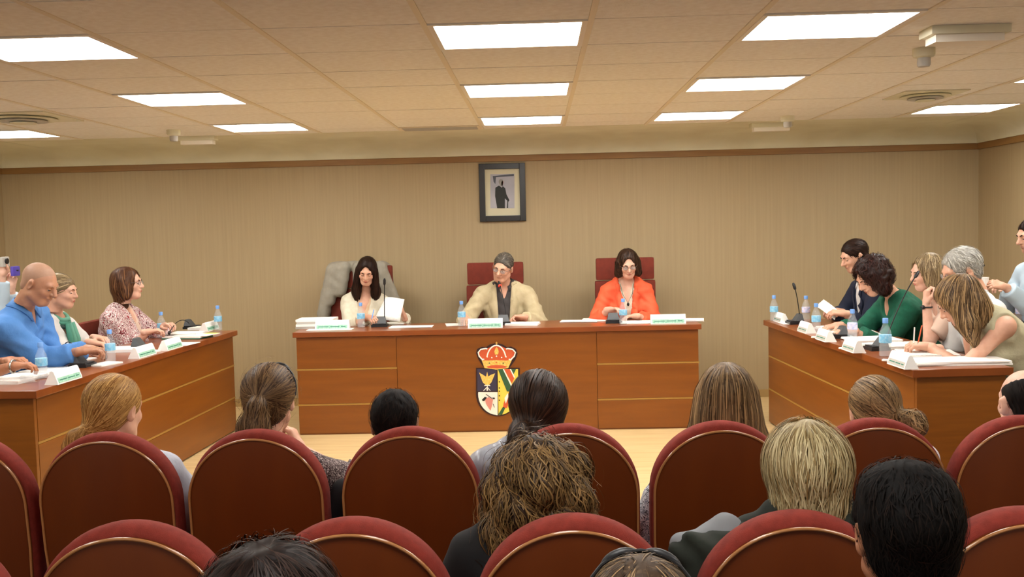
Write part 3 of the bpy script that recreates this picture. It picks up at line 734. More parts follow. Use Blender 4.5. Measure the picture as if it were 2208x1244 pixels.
    if glasses:
        gl = M['wireblack']; g = MB()
        for x in (-1, 1):
            g.tube([H((x*.033+.021*math.cos(t), .098-.14*abs(.021*math.cos(t)*x+.0)*(1 if math.cos(t)*x > 0 else 0), .002+.015*math.sin(t)))-org for t in np.linspace(0, 6.28, 17)[:-1]], .0014, 5, closed=True)
            g.tube([H((x*.054, .094, .006))-org, H((x*.076, .06, .008))-org, H((x*.083, .0, .008))-org], .0013, 5)
        g.tube([H((-.012, .1, .006))-org, H((0, .104, .008))-org, H((.012, .1, .006))-org], .0013, 5)
        go = g.build('glasses', gl, root)
        for x in (-1, 1): MB().prism([(.0205*math.cos(t), .0145*math.sin(t)) for t in np.linspace(0, 6.28, 17)[:-1]], .0006, Matrix.Translation(H((x*.033, .0975, .002))-org) @ Matrix(H.R.tolist()).to_4x4() @ XZ).build('lens', M['glassd'], go)
    if sunglasses:
        g = MB(); Rz = lambda x, y, z: H((x, y, z))-org; dz = sunglasses
        th_ = hair[2].get('th', 0)+.004 if hair else 0; e_ = lambda a, q: Rz((.083+th_)*math.sin(a), -.02+(.106+th_)*math.cos(a)*0+q+.03*math.cos(a), .036+(.091+th_)*math.cos(a)*math.sqrt(max(0, 1-((q+.03*math.cos(a))/.115)**2)))
        g.tube([e_(a, .015) for a in np.linspace(-1.75, 1.75, 15)], .0035, 8)
        for a in (-.42, .42): g.tube([e_(a+t*.34, .02) for t in np.linspace(-1, 1, 9)], [.003, .006, .008, .009, .009, .009, .008, .006, .003], 10)
        g.build('sunglasses', M['black'], root, smooth='auto')
    # ---- garments
    def make_garment(G, nm):
        o = G.get('off', .012); F = Field(); sl = G.get('sleeve', 1.9)
        F.u('ell', T(0, -.012, -.17), ((sw-.02)*s+o, (.108+bulk*.6)*s+o, .172*s+o), B, k=.05)
        pad = G.get('pad', 0)
        F.u('cap', T(-sw*.86, -.005, -.076), T(sw*.86, -.005, -.076), .055*s+o+pad, .055*s+o+pad, k=.05)
        F.u('cap', T(-.07, -.012, -.02), T(.07, -.012, -.02), .046*s+o, .046*s+o, k=.05)
        F.u('ell', nb*.45+hip*.55+fw*.01, ((.137 if male else .12)*s+bulk+o, (.108+bulk)*s+o, LEN*.33*s+o), B, k=.05)
        F.u('ell', Hh(0, -.01, .03), ((.157 if male else .167)*s+bulk+o, .127*s+o, .11*s+o), B, k=.05)
        if bust or not male:
            for x in (-1, 1): F.u('ell', T(x*.068, .082, -.21), (.055*s+o, .05*s+o, .055*s+o), B, k=.04)
        for sg, sh, el, wr, A in arms:
            so = o+G.get('loose', .006); r0, r1, r2 = (.048 if male else .042)*s+so, (.041 if male else .036)*s+so, .030*s+so
            if sl <= 0:
                F.c('ell', sh+rt*sg*.07*s-up*.01, (.085*s, .12*s, .12*s), B, k=.01); continue
            t = min(sl, 1); e = sh+(el-sh)*t; (F.u('cap', sh, e, r0, r1, k=.028) if sl >= 1 else F.u('flat', sh, e, r0, r0+(r1-r0)*t, k=.04))
            if sl > 1: t = sl-1; F.u('flat', el, el+(wr-el)*t, r1, r1+(r2-r1)*t, k=.02)
        nk = G.get('neck', ('round', .066, .02))
        F.c('cap', T(0, -.01, -.015), T(0, .0, .2), nk[1] if nk[0] == 'round' else .064, .075, k=.008)
        if nk[0] == 'round' and nk[2] > 0: F.c('ell', T(0, .09, -.03), (nk[1]*.9, .09, nk[2]+.03), B, k=.01)
        if nk[0] == 'v':
            w_, dp = nk[1], nk[2]; cs = dp/math.hypot(w_, dp)
            def vc(P, d):
                q = (P-nb.astype(np.float32))@B.astype(np.float32)/s
                e = np.maximum((np.abs(q[:, 0]-nk[3] if len(nk) > 3 else np.abs(q[:, 0]))-w_*np.clip((q[:, 2]+dp)/dp, -.2, 1.2))*cs, -(q[:, 1]-.0)); return -smin(-d, e*s, .004)
            F.fn(vc)
        # hem
        hz = G.get('hem', -.06)
        F.fn(lambda P, d: np.maximum(d, -((P-hip.astype(np.float32))@up.astype(np.float32)-hz)))
        F.amp = G.get('fold', .0045); F.freq = G.get('ff', 34); F.ph = (hc[0]*7) % 6
        ap_ = np.array([T(0, 0, 0), T(0, 0, .05), hip]+[p for A in arms for p in A[1:(4 if sl > 1 else 3)]]); l, h_ = ap_.min(0)-.21, ap_.max(0)+.14; l[2] = max(l[2], min(hip[2]-.08, min(A[3][2] for A in arms)-.07 if sl > 1 else 9))
        ob = garment(nm, F, l, h_, G.get('res', res), G['m'], root, org)
        if G.get('lapel'):
            lw = G['lapel']; w_, dp = nk[1], nk[2]
            for x in (-1, 1):
                A_, B_ = [], []
                for t in np.linspace(0.0, 1, 16):
                    z = -dp*t; xi = w_*(1-t)*.98+.001; tt = t*dp/max(G.get('lroll', dp), .01); notch = .5 if .22 < tt < .30 else 1; wd = lw*max(0, 1-abs(tt-.36)**1.6*1.7)*notch if tt > .22 else lw*.6
                    A_.append(T(x*xi, .25, z)); B_.append(T(x*(xi+max(wd, .004)), .25, z-.01*(t > .3)))
                P = np.array(A_+B_)
                for _ in range(14):
                    d = F(P); P = P-fw*np.clip(d, -.04, .04)[:, None]*.9
                P = P+fw*.007; nA = len(A_); Fq = [(i, i+1, nA+i+1, nA+i) for i in range(nA-1)]
                if x > 0: Fq = [q[::-1] for q in Fq]
                lo_ = link('lapel', mesh_np('lapel', P-org, Fq), G['m'], ob); md = lo_.modifiers.new('s', 'SOLIDIFY'); md.thickness = .007; md.offset = 0
        if G.get('collar'):
            ch_, fl_ = G['collar']; A_, B_ = [], []; gap = G.get('cgap', 25)
            angs = np.linspace(90+gap, 450-gap, 25)
            for t in angs:
                c, s_ = math.cos(math.radians(t)), math.sin(math.radians(t))
                fd = max(0, s_)**2; A_.append(T(.061*c, .058*s_-.008, .022+ch_*.7-.045*fd)); B_.append(T(.086*c*(1+fl_), .082*s_*(1+fl_)-.004, .012-.06*fd))
            nA = len(A_); PB = np.array(B_); d_, g_ = F.grad(PB); PB = PB+g_*(np.clip(-d_, -.03, .05)+.005)[:, None]
            P = np.concatenate([np.array(A_), PB]); Fq = [(i, i+1, nA+i+1, nA+i) for i in range(nA-1)]
            co = link('collar', mesh_np('collar', P-org, Fq), G.get('cm', G['m']), ob); md = co.modifiers.new('s', 'SOLIDIFY'); md.thickness = .005; md.offset = 0
        return ob, F
    if top: make_garment(top, top.get('name', 'shirt'))
    if over: make_garment(over, over.get('name', 'jacket'))
    # trousers and shoes
    Ft = Field(); Ft.u('ell', Hh(0, -.01, .0), (.168*s+bulk, .135*s, .11*s), B)
    for h_, k_, a_ in zip(hj, kn, an): Ft.u('cap', h_, k_, .096*s, .07*s, k=.04); Ft.u('cap', k_, a_, .067*s, .052*s, k=.02)
    pts = np.array([hip]+kn+an); l = pts.min(0)-.17; h_ = pts.max(0)+.14; l[2] = fl+.07
    tm_ = mat('trousers_'+trousers, trousers, .8) if 'trousers_'+trousers not in bpy.data.materials else bpy.data.materials['trousers_'+trousers]
    garment('trousers', Ft, l, h_, .02, tm_, root, org)
    for a_ in an:
        Fs = Field(); Fs.u('cap', a_+hf*-.02-np.array((0, 0, .045)), a_+hf*.15-np.array((0, 0, .055)), .042, .035); Fs.u('cap', a_, a_-np.array((0, 0, .05)), .045, .045)
        Fs.fn(lambda P, d: np.maximum(d, fl+.004-P[:, 2])); garment('shoe', Fs, a_+np.array((-.25, -.25, -.09)), a_+np.array((.25, .25, .06)), .016, M['black'], root, org)
    # ---- hair
    if hair:
        kind, cn, ex = hair; Fh = hair_field(kind, None, ex); L_ = ex.get('L', .3); zl = ex.get('zlo', -.14 if kind in ('short', 'bald', 'shaved') else (-.17 if kind in ('bob', 'shortwoman') else (-L_-.06 if kind == 'long' else -.32)))
        wx = ex.get('wx', .15); hh_ = ex.get('res', .007 if not ex.get('near') else .0065)
        if ex.get('fold', .002): Fh.amp = ex.get('fold', .002); Fh.freq = ex.get('ff', 90); Fh.ph = 1.3
        V, Q = nets(Fh, (-wx, -.19 if kind != 'pulled' else -.26, zl), (wx, .12, .15), hh_)
        tint = np.full(len(V), ex.get('base', .25), np.float32); rng = np.random.default_rng(int(abs(hc[0])*1000)+5)
        tint += rng.normal(0, .05, len(V)).astype(np.float32)
        Fh.amp = 0
        Vs = [H(V)]; Qs = [Q]; Ts = [tint]; n = len(V)
        dn = H.R.T@np.array((0, 0, -1.)) if kind in ('long', 'curly', 'bob') else np.array((0, -.3, -1.))
        for S in ex.get('st', [dict(N=350, L=.05, w=.004, mode='crown')]):
            st = V; 
            if 'zmax' in S: st = st[st[:, 2] < S['zmax']]
            if 'zmin' in S: st = st[st[:, 2] > S['zmin']]
            if 'ymax' in S: st = st[st[:, 1] < S['ymax']]
            v, q, t = strands(Fh, st, S['N'], S.get('steps', 6), S['L'], S['w'], S['mode'], target=S.get('target', (0, -.05, .13)), wave=S.get('wave', 0), wfreq=S.get('wf', 60), lift=S.get('lift', .004), down=S.get('down', dn), jitter=S.get('j', .2), rng=rng)
            Vs.append(H(v)); Qs.append(q+n); Ts.append(np.clip(t+S.get('tb', 0), 0, 1)); n += len(v)
        link('hair', mesh_np('hair', np.concatenate(Vs)-org, np.concatenate(Qs), tint=np.concatenate(Ts)), HM[cn], root)
    root_data = dict(root=root, H=H, T=T, B=B, org=org, arms=arms, Hh=Hh)
    return root_data

# ============================================================ seats
SH = lambda: None
def seat_outline(off, n=34):
    R = .232-off*.42; zt = 1.13-.232; pts = [(R*math.cos(t), zt+(.237-off)*math.sin(t)) for t in np.linspace(0, math.pi, n)]
    zb = .40+off
    left = [(-R, zt-.15), (-R*.97, zt-.28), (-R*.88, zb+.06), (-R*.72, zb)]
    right = [(R*.72, zb), (R*.88, zb+.06), (R*.97, zt-.28), (R, zt-.15)]
    return pts+left+right
LEANS = .10
def shear(bm):
    for v in bm.verts: v.co.y -= (v.co.z-.45)*LEANS-(0.68*LEANS)
def loft(secs, cap0=True, cap1=True):
    """secs : list of (offset, y)"""
    m = MB(); rings = []
    for off, y in secs: rings.append([m.b.verts.new((x, y, z)) for x, z in seat_outline(off)])
    n = len(rings[0])
    for a, b in zip(rings, rings[1:]):
        for i in range(n): m.b.faces.new((a[i], a[(i+1) % n], b[(i+1) % n], b[i]))
    if cap0: m.b.faces.new(rings[0][::-1])
    if cap1: m.b.faces.new(rings[-1])
    shear(m.b); return m
def make_theatre_seat():
    r = empty('auditorium_seat', (0, 0, 0))
    loft([(.034, .0), (.026, .002), (.025, .018)]).build('back_shell', M['wood_back'], r, smooth='auto')
    m = MB(); V, F = tube_np([(x, -.001, z) for x, z in seat_outline(.026, 40)], .0042, 8, True)
    vs = [m.b.verts.new(v) for v in V]; [m.b.faces.new([vs[i] for i in f]) for f in F]; shear(m.b); m.build('edge_moulding', M['wood_edge'], r, smooth=True)
    loft([(.030, .012), (.012, .016), (.002, .032), (.0, .055), (.004, .078), (.02, .095), (.05, .104)]).build('backrest_cushion', M['maroon'], r, smooth=True)
    MB().box(-.225, .225, .10, .56, .36, .46, bev=.035).build('seat', M['maroon'], r, smooth='auto')
    MB().box(-.215, .215, .12, .54, .335, .362, bev=.006).build('seat_pan', M['wood_back'], r)
    for s in (-1, 1):
        x = s*.246
        MB().box(x-.003, x+.003, .10, .44, .0, .60, bev=.001).build('side_frame', M['blackm'], r)
        MB().box(x-.0035, x+.0035, .08, .46, .60, .635, bev=.002).build('armrest', M['black'], r, smooth='auto')
    MB().box(-.24, .24, .20, .24, .26, .30).build('beam', M['blackm'], r)
    for s in (-1, 1): MB().box(s*.20-.02, s*.20+.02, .12, .42, 0, .015).cyl((s*.20, .22, .01), (s*.20, .22, .28), .018).build('leg', M['blackm'], r)
    return r
seat0 = make_theatre_seat(); used = [False]
def place_seat(px, Y, zt, label, grp):
    X = at(px, zt, Y)[0]; o = seat0
    if used[0]: o = copy_tree(seat0)
    used[0] = True; o.location = (X, Y, AZ); tag(o, label, 'seat', grp)
G1, G2 = 'maroon auditorium seats, first visible row', 'maroon auditorium seats, nearer row'
for px, l in ((-105, 'maroon auditorium seat of the farther row, cut by the left edge'), (215, 'maroon auditorium seat with wooden back behind the woman with a low blonde ponytail'),
              (541, 'maroon auditorium seat behind the woman with sunglasses on her brown ponytail'), (878, 'maroon auditorium seat with wooden back behind the short-haired dark man'),
              (1227, 'maroon auditorium seat of the farther row, half hidden by the curly-haired woman'), (1560, 'maroon auditorium seat with wooden back behind the woman with long straight hair'),
              (1897, 'maroon auditorium seat with wooden back behind the woman with a small blonde bun'), (2222, 'maroon auditorium seat behind the balding man at the right edge')):
    place_seat(px, 3.12, 930, l, G1)
for px, l in ((-235, 'maroon auditorium seat of the nearer row, only a sliver at the lower left corner'), (258, 'maroon auditorium seat of the nearer row at the lower left, nobody in front of it'),
              (748, 'maroon auditorium seat of the nearer row, partly covered by the bushy dark head'), (1238, 'maroon auditorium seat of the nearer row right behind the curly-haired woman'),
              (1733, 'maroon auditorium seat of the nearer row right behind the short silvery-blond head'), (2235, 'maroon auditorium seat of the nearer row at the lower right corner')):
    place_seat(px, 2.105, 1110, l, G2)
def office_chair(x, y, rz, label, wide=.47, top=.66, low=.40, fl=FZ, armr=True, split=True):
    r = empty('council_chair', (x, y, fl), rz); tag(r, label, 'chair', 'maroon council chairs')
    z0 = .50
    if split:
        MB().box(-wide/2, wide/2, -.03, .04, z0, z0+low, bev=.02).build('backrest', M['maroon_d'], r, smooth='auto')
        MB().box(-wide/2+.01, wide/2-.01, -.035, .035, z0+low+.006, z0+top, bev=.02).build('headrest', M['maroon_d'], r, smooth='auto')
    else: MB().box(-wide/2, wide/2, -.03, .04, z0, z0+top, bev=.02).build('backrest', M['maroon_d'], r, smooth='auto')
    MB().box(-.24, .24, -.48, -.02, .39, .46, bev=.02).build('seat', M['maroon_d'], r, smooth='auto')
    MB().cyl((0, -.25, .1), (0, -.25, .40), .025).build('column', M['blackm'], r)
    MB().box(-.02, .02, -.1, .05, .36, .6).build('back_support', M['blackm'], r)
    for i in range(5):
        a = i*1.2566+.3; ex_ = .27*math.cos(a); ey = .27*math.sin(a)
        l = MB().tube([(0, -.25, .10), (ex_, -.25+ey, .065)], [.022, .014], 8).build('leg', M['blackm'], r); MB().cyl((ex_-.012, -.25+ey, .027), (ex_+.012, -.25+ey, .027), .026).build('caster', M['black'], l)
    if armr:
        for s in (-1, 1): MB().tube([(s*.27, -.05, .42), (s*.28, -.10, .62), (s*.28, -.34, .63)], .012, 8).box(s*.28-.02, s*.28+.02, -.36, -.10, .63, .65).build('armrest', M['black'], r, smooth='auto')
    return r
CB = 8.42
def hz(py, px, Y): return at(px, py, Y)[2]
for pl, prr_, pt, lab, sp in ((713, 850, 575, 'high-backed council chair under a draped grey coat, far left at the central desk', True), (1006, 1132, 567, 'high-backed maroon council chair behind the man in the beige blazer', True), (1283, 1413, 557, 'high-backed maroon council chair behind the woman in orange', True)):
    a = at(pl, 620, CB)[0]; b = at(prr_, 620, CB)[0]; t = hz(pt, pl, CB)
    office_chair((a+b)/2, CB, 0, lab, b-a, t-FZ-.5, t-FZ-.5-.195)

# ============================================================ people
G = lambda m, **k: dict(m=m, **k)
cl = dict(cream=mat('cloth_cream', 'd6cfba', .85, 'ccc4ad', (30, 30, 30), bump=.2, bscale=200), beige=mat('cloth_beige_linen', 'c4b692', .85, 'b8a985', (20, 20, 20), bump=.15, bscale=120),
          dgrey=mat('cloth_dark_grey', '3c3838', .8), orange=mat('cloth_orange', 'ea6038', .75, 'dc542e', (10, 10, 10), bump=.12, bscale=90), tan=mat('top_champagne', 'c8a888', .6),
          blue=mat('cloth_sky_blue', '5289cc', .75, '487fc2', (12, 12, 12), bump=.2, bscale=60), white=mat('cloth_white', 'dedcd8', .8, 'd0cecb', (10, 10, 10), bump=.15, bscale=80),
          navy=mat('cloth_navy', '101a33', .8), green=mat('cloth_green_knit', '0f6048', .9, '0c543e', (30, 30, 30), bump=.3, bscale=220), ivory=mat('cloth_ivory_linen', 'b9b294', .85, 'ada688', (14, 14, 14), bump=.25, bscale=70),
          lblue=mat('cloth_pale_blue', 'b4c8d6', .8), black=mat('cloth_black', '0c0c0e', .9), lgrey=mat('cloth_light_grey', 'bcc0cc', .7, 'a8acb8', (12, 12, 12), bump=.2, bscale=60), satin=mat('cloth_grey_satin', '9ea2ac', .28, '8a8e98', (8, 8, 8), bump=.3, bscale=25),
          dark=mat('cloth_dark', '1c1c20', .9), grey=mat('cloth_grey', '84868a', .85), dkgreen=mat('coat_dark_green', '12180f', .9, '1e241a', (10, 10, 10)), coatgrey=mat('coat_grey', '9a9486', .9, '908a7c', (20, 20, 20), bump=.2, bscale=100),
          peach=mat('cloth_dusty_peach', 'd6b9a6', .8))
cl['zebra'] = pattern_mat('cloth_red_white_print', ['6c1420', 'e6dcd8', '8c1a28', 'd8c8c4', '5c1018', 'ece4e0'], 34, stretch=(1, 1, .7))
cl['darkprint'] = pattern_mat('cloth_dark_print', ['2c1418', '2c1418', 'b8a8a4', '3a1a20', '241014', 'c8bcb8'], 55)
cl['bwprint'] = pattern_mat('cloth_black_white_print', ['e2e2e6', 'b8bcc4', '303440', 'e6e6ea', '888c98'], 45)
FL_ = dict(N=170, L=.10, w=.006, mode='down', steps=5)
def W(px, py, Y): return at(px, py, Y)
# --- central three
P1 = person('woman with long straight dark hair in a cream cardigan, writing at the central desk', W(791, 585, 8.04), (-88, 24, 6), W(788, 634, 8.14), (W(788, 628, 8.3)[0], 8.22, .47), -90,
       R=dict(w=W(792, 684, 7.86), dir=(.55, -.55, -.1), palm=(.3, .2, -1), curl=.75, hint=(.7, -.2, -.9)), L=dict(w=W(872, 684, 8.02), dir=(-.2, -.35, .8), palm=(-.9, -.1, .1), curl=.8, hint=(-.9, 0, -.9)),
       skin='a', male=False, sc=.95, hs=.92, hair=('long', 'dark', dict(L=.36, w=.088, fw=.03, cw=.048, th=.004, st=[dict(N=420, L=.22, w=.006, mode='down', steps=8, j=.06)])), top=G(cl['tan'], off=.007, sleeve=.3, neck=('v', .06, .16), name='top'),
       over=G(cl['cream'], off=.016, sleeve=1.85, neck=('v', .07, .34), name='cardigan', loose=.008), face=True, trousers='201c20')
P2 = person('man in a beige blazer and dark shirt looking aside, centre of the central desk', W(1084, 577, 8.06), (-108, 16, 14), W(1087, 616, 8.17), (W(1087, 628, 8.3)[0], 8.25, .48), -90,
       R=dict(w=W(1002, 684, 7.84), dir=(.1, -1, -.25), palm=(0, -.2, -1), curl=.35, hint=(.55, -.1, -1)), L=dict(w=W(1128, 684, 7.93), dir=(-1, -.35, 0), palm=(0, -.5, -.9), curl=.75, hint=(-.65, .0, -1)),
       skin='a', male=True, sc=1.02, hs=.97, hair=('short', 'greyd', dict(th=-.002, st=[dict(N=420, L=.045, w=.006, mode='crown', steps=4, target=(.02, .13, .085))])), top=G(cl['dgrey'], off=.008, sleeve=1, neck=('v', .045, .09), collar=(.045, .05), name='shirt'),
       over=G(cl['beige'], off=.018, sleeve=1.88, neck=('v', .062, .9), lapel=.07, lroll=.36, pad=.004, fold=.008, ff=40, name='blazer', loose=.008, collar=(.03, .06), cgap=52), face=True, glasses=True, bulk=.005)
P3 = person('woman in a bright orange blazer with glasses looking down at her papers', W(1354, 569, 8.04), (-88, 22, -3), W(1350, 608, 8.14), (W(1350, 606, 8.3)[0], 8.23, .47), -90,
       R=dict(w=W(1312, 668, 7.88), dir=(.85, -.5, .1), palm=(.2, -.3, -1), curl=.6, hint=(.6, .1, -1)), L=dict(w=W(1372, 682, 7.86), dir=(-1, -.3, .0), palm=(0, -.2, -1), curl=.5, hint=(-.6, .1, -1)),
       skin='c', male=False, sc=1.0, hs=.93, hair=('bob', 'darkbrown', dict(th=.006, fold=.004, ff=70, st=[dict(N=380, L=.12, w=.007, mode='down', steps=7, wave=.006, wf=50)])), top=G(cl['cream'], off=.006, sleeve=.12, neck=('v', .05, .17), name='top', loose=0),
       over=G(cl['orange'], off=.017, sleeve=1.75, neck=('v', .062, .36), lapel=.058, lroll=.3, pad=.002, fold=.007, ff=42, name='blazer', loose=.006, collar=(.005, .0), cgap=62), face=True, glasses=True)
MB().tube([P3['T'](-.055, .07, -.0)-P3['org'], P3['T'](-.04, .10, -.08)-P3['org'], P3['T'](0, .125, -.15)-P3['org'], P3['T'](.04, .10, -.08)-P3['org'], P3['T'](.055, .07, 0)-P3['org']], .002, 6).sphere(P3['T'](0, .132, -.16)-P3['org'], (.011, .006, .015), 8).build('necklace', M['frame'], P3['root'])
# --- left bench
P4 = person('shaven-headed man in a sky blue shirt reading at the left desk', W(86, 612, 5.72), (-4, 26, 0), W(52, 668, 5.78), (-3.33, 5.85, .50), 2,
       R=dict(w=W(176, 757, 5.72), dir=(.8, .55, 0), palm=(0, 0, -1), curl=.5, hint=(-.3, -.9, -.9)), L=dict(w=W(192, 752, 5.98), dir=(.9, -.2, -.1), palm=(0, 0, -1), curl=.5, hint=(-.1, -.6, -1)),
       skin='d', male=True, sc=1.03, hs=1.02, hair=('shaved', 'stubble', dict(fold=0, st=[])), top=G(cl['blue'], off=.016, sleeve=1.8, neck=('v', .042, .09), collar=(.05, .12), cgap=22, name='shirt', loose=.012, fold=.008), face=True, bulk=.02, hres=.004)
P5 = person('fair-haired woman in a white top and green scarf beside the shaven-headed man', W(133, 628, 6.45), (2, 8, 0), W(122, 684, 6.5), (-3.36, 6.5, .44), 0,
       R=dict(w=W(196, 738, 6.45), dir=(.9, .2, -.2), palm=(0, 0, -1), curl=.6, hint=(-.3, -.9, -.9)), L=dict(w=W(205, 728, 6.62), dir=(1, -.3, -.1), palm=(0, 0, -1), curl=.6),
       skin='a', male=False, sc=.97, hs=.95, hair=('pulled', 'ash', dict(th=.0, tie=(0, -.115, -.02), tail=[(0, -.13, -.06), (0, -.12, -.12)], tr=[.014, .024, .02, .014], st=[dict(N=260, L=.16, w=.006, mode='tie', target=(0, -.125, -.02))])),
       top=G(cl['white'], off=.012, sleeve=.65, neck=('round', .07, .05), name='top', loose=.012), face=True, hres=.004)
# scarf
sc_ = []
T5, o5 = P5['T'], P5['org']
for i, (rr_, zz) in enumerate(((.078, .02), (.086, -.005), (.092, -.03))):
    MB().tube([T5(rr_*math.cos(t), rr_*.95*math.sin(t)+.0, zz-.03*max(0, math.sin(t))+.004*math.sin(5*t+i))-o5 for t in np.linspace(0, 6.28, 25)[:-1]], .016, 8, closed=True).build('scarf', mat('scarf_green%d' % i, ['5e9a84', '3f7d68', '1f3a34'][i], .8), P5['root'], smooth=True)
for x in (-.05, -.01, .03): MB().tube([T5(x, .09, -.03)-o5, T5(x*1.2, .135, -.14)-o5, T5(x*1.3, .15, -.26)-o5, T5(x*1.3, .13, -.36)-o5], [.016, .02, .022, .018], 8).build('scarf', bpy.data.materials['scarf_green%d' % (0 if x < 0 else 1)], P5['root'], smooth=True)
MB().sphere(P5['H']((.086, -.005, -.042))-o5, .006, 6).build('earring', M['gold'], P5['root'])
P6 = person('woman with glasses in a red and white patterned jacket, facing right at the left desk', W(276, 612, 7.15), (5, -2, 0), W(262, 664, 7.18), (-3.14, 7.18, .42), 2,
       R=dict(w=W(316, 716, 7.0), dir=(.8, .3, .1), palm=(0, 0, -1), curl=.6, hint=(-.3, -.9, -.9)), L=dict(w=W(352, 703, 7.25), dir=(.8, -.5, .2), palm=(0, 0, -1), curl=.5),
       skin='c', male=False, sc=1.0, hs=.98, bulk=.03, hair=('bob', 'auburn', dict(th=.006, zlo=-.2, add=[('cap', (0, -.05, -.05), (0, -.06, -.15), .07, .05)], st=[dict(N=380, L=.14, w=.006, mode='down', steps=7)])), top=G(cl['peach'], off=.008, sleeve=.4, neck=('round', .06, .05), name='top'),
       over=G(cl['zebra'], off=.02, sleeve=1.7, neck=('v', .07, .34), name='jacket', loose=.02, fold=.007), face=True, glasses=True)
office_chair(P6['org'][0]-.22, 7.18, math.pi/2, 'low maroon chair behind the woman in the patterned jacket', .46, .46, .46, armr=False, split=False)
office_chair(P5['org'][0]-.24, 6.5, math.pi/2, 'maroon chair behind the woman with the green scarf', .46, .46, .46, armr=False, split=False)
office_chair(P4['org'][0]-.26, 5.85, math.pi/2, 'maroon chair behind the shaven-headed man', .46, .46, .46, armr=False, split=False)
P7 = person('person cut by the left edge, only forearms in view on the left desk', W(-88, 640, 5.25), (0, 15, 0), W(-110, 700, 5.25), (-3.42, 5.3, .44), 5,
       R=dict(w=W(28, 790, 5.14), dir=(1, .35, .05), palm=(0, 0, -1), curl=.6, hint=(-.3, -.9, -.9)), L=dict(w=W(18, 778, 5.42), dir=(1, -.1, .1), palm=(0, 0, -1), curl=.6), skin='b', male=True, sc=.98, top=G(cl['grey'], off=.014, sleeve=.7, name='shirt'))
MB().tube([P7['arms'][0][3]-P7['org']+.033*np.array((.0, math.cos(t), math.sin(t))) for t in np.linspace(0, 6.28, 17)[:-1]], .006, 6, closed=True).build('bracelet', M['steel'], P7['root'], smooth=True)
P8 = person('standing person in a pale blue shirt holding up two phones, cut by the left edge', W(-58, 570, 6.9), (-2, 0, 0), W(-62, 625, 6.9), (at(-62, 625, 6.9)[0], 6.9, .70), 0,
       R=dict(w=W(4, 596, 6.75), dir=(.1, 0, 1), palm=(0, -1, 0), curl=.7, hint=(0, -.5, -1)), L=dict(w=W(24, 622, 6.95), dir=(.15, 0, 1), palm=(0, -1, 0), curl=.8, hint=(0, .5, -1)), skin='c', male=True, legs='stand', top=G(cl['lblue'], off=.014, sleeve=1.85, name='shirt', collar=(.04, .1)))
# --- right bench
P9 = person('dark-haired man in a navy suit reading a sheet at the right desk', W(1842, 552, 7.35), (190, 22, 0), W(1868, 608, 7.38), (2.62, 7.4, .50), 184,
       R=dict(w=W(1812, 672, 7.45), dir=(-1, -.1, .15), palm=(0, .4, -.8), curl=.6, hint=(.3, .9, -.9)), L=dict(w=W(1822, 676, 7.15), dir=(-1, .2, .1), palm=(0, .3, -.9), curl=.6, hint=(.3, -.8, -.9)),
       skin='a', male=True, sc=1.03, hs=.98, hair=('short', 'dark', dict(th=.0, st=[dict(N=360, L=.05, w=.006, mode='crown', steps=4, target=(0, .12, .10))])), top=G(cl['white'], off=.006, sleeve=.5, neck=('v', .03, .06), collar=(.04, .03), name='shirt'),
       over=G(cl['navy'], off=.018, sleeve=1.85, neck=('v', .06, .30), lapel=.05, pad=.004, collar=(.025, .06), cgap=50, name='suit_jacket', loose=.012), face=True)
P10 = person('woman with dark reddish curls in a green knitted cardigan bent over the right desk', W(1880, 596, 6.62), (192, 34, 0), W(1926, 640, 6.7), (2.72, 6.74, .43), 180,
       R=dict(w=W(1808, 702, 6.72), dir=(-1, -.2, -.1), palm=(0, 0, -1), curl=.4, hint=(.3, .9, -.9)), L=dict(w=W(1838, 714, 6.42), dir=(-1, .1, .0), palm=(0, 0, -1), curl=.5, hint=(.3, -.9, -.9)),
       skin='a', male=False, sc=1.05, hs=1.02, bulk=.02, hair=('bob', 'darkred', dict(th=.018, fold=.009, ff=60, zlo=-.2, wx=.17, st=[dict(N=500, L=.09, w=.006, mode='down', steps=8, wave=.009, wf=120, lift=.01, j=.5)])),
       top=G(cl['green'], off=.018, sleeve=1.75, neck=('round', .07, .03), name='cardigan', loose=.012, fold=.006), face=True)
P11 = person('fair-haired woman, chin on hand, mostly hidden behind the blonde sleeveless woman', W(1998, 588, 6.28), (186, 10, 4), W(2028, 640, 6.32), (2.86, 6.32, .44), 180,
       R=dict(w=W(2030, 690, 6.5), dir=(-1, 0, 0), palm=(0, 0, -1), curl=.5), L=dict(w=W(1998, 655, 6.15), dir=(.05, .1, 1), palm=(1, 0, .1), curl=.9, hint=(-.2, .6, -1)),
       skin='c', male=False, sc=.97, hs=.95, hair=('bob', 'ash', dict(th=.006, add=[('cap', (0, -.05, -.05), (0, -.06, -.12), .06, .04)], st=[dict(N=700, L=.12, w=.004, mode='down', steps=7)])), top=G(cl['peach'], off=.012, sleeve=.8, neck=('round', .07, .04), name='blouse', loose=.014), face=True, hres=.0045)
o_ = P11['arms'][1][3]; MB().tube([o_-P11['org']+np.array((.032*math.cos(t), .032*math.sin(t), -.02)) for t in np.linspace(0, 6.28, 17)[:-1]], .005, 6, closed=True).sphere(o_-P11['org']+np.array((-.03, -.02, -.02)), (.012, .012, .014), 8).build('wristwatch', M['black'], P11['root'], smooth='auto')
P12 = person('grey-haired man in a white shirt seen over the blonde sleeveless woman', W(2072, 584, 5.88), (182, 20, 0), W(2096, 642, 5.9), (2.80, 5.9, .44), 182,
       skin='a', male=True, sc=1.03, hs=1.06, hair=('short', 'grey', dict(th=.004, fold=.003, st=[dict(N=900, L=.04, w=.0035, mode='crown', steps=4, lift=.008, j=.35, target=(0, .03, .13))])), top=G(cl['white'], off=.014, sleeve=.9, collar=(.045, .1), name='shirt', loose=.014), glasses=True, hres=.0045)
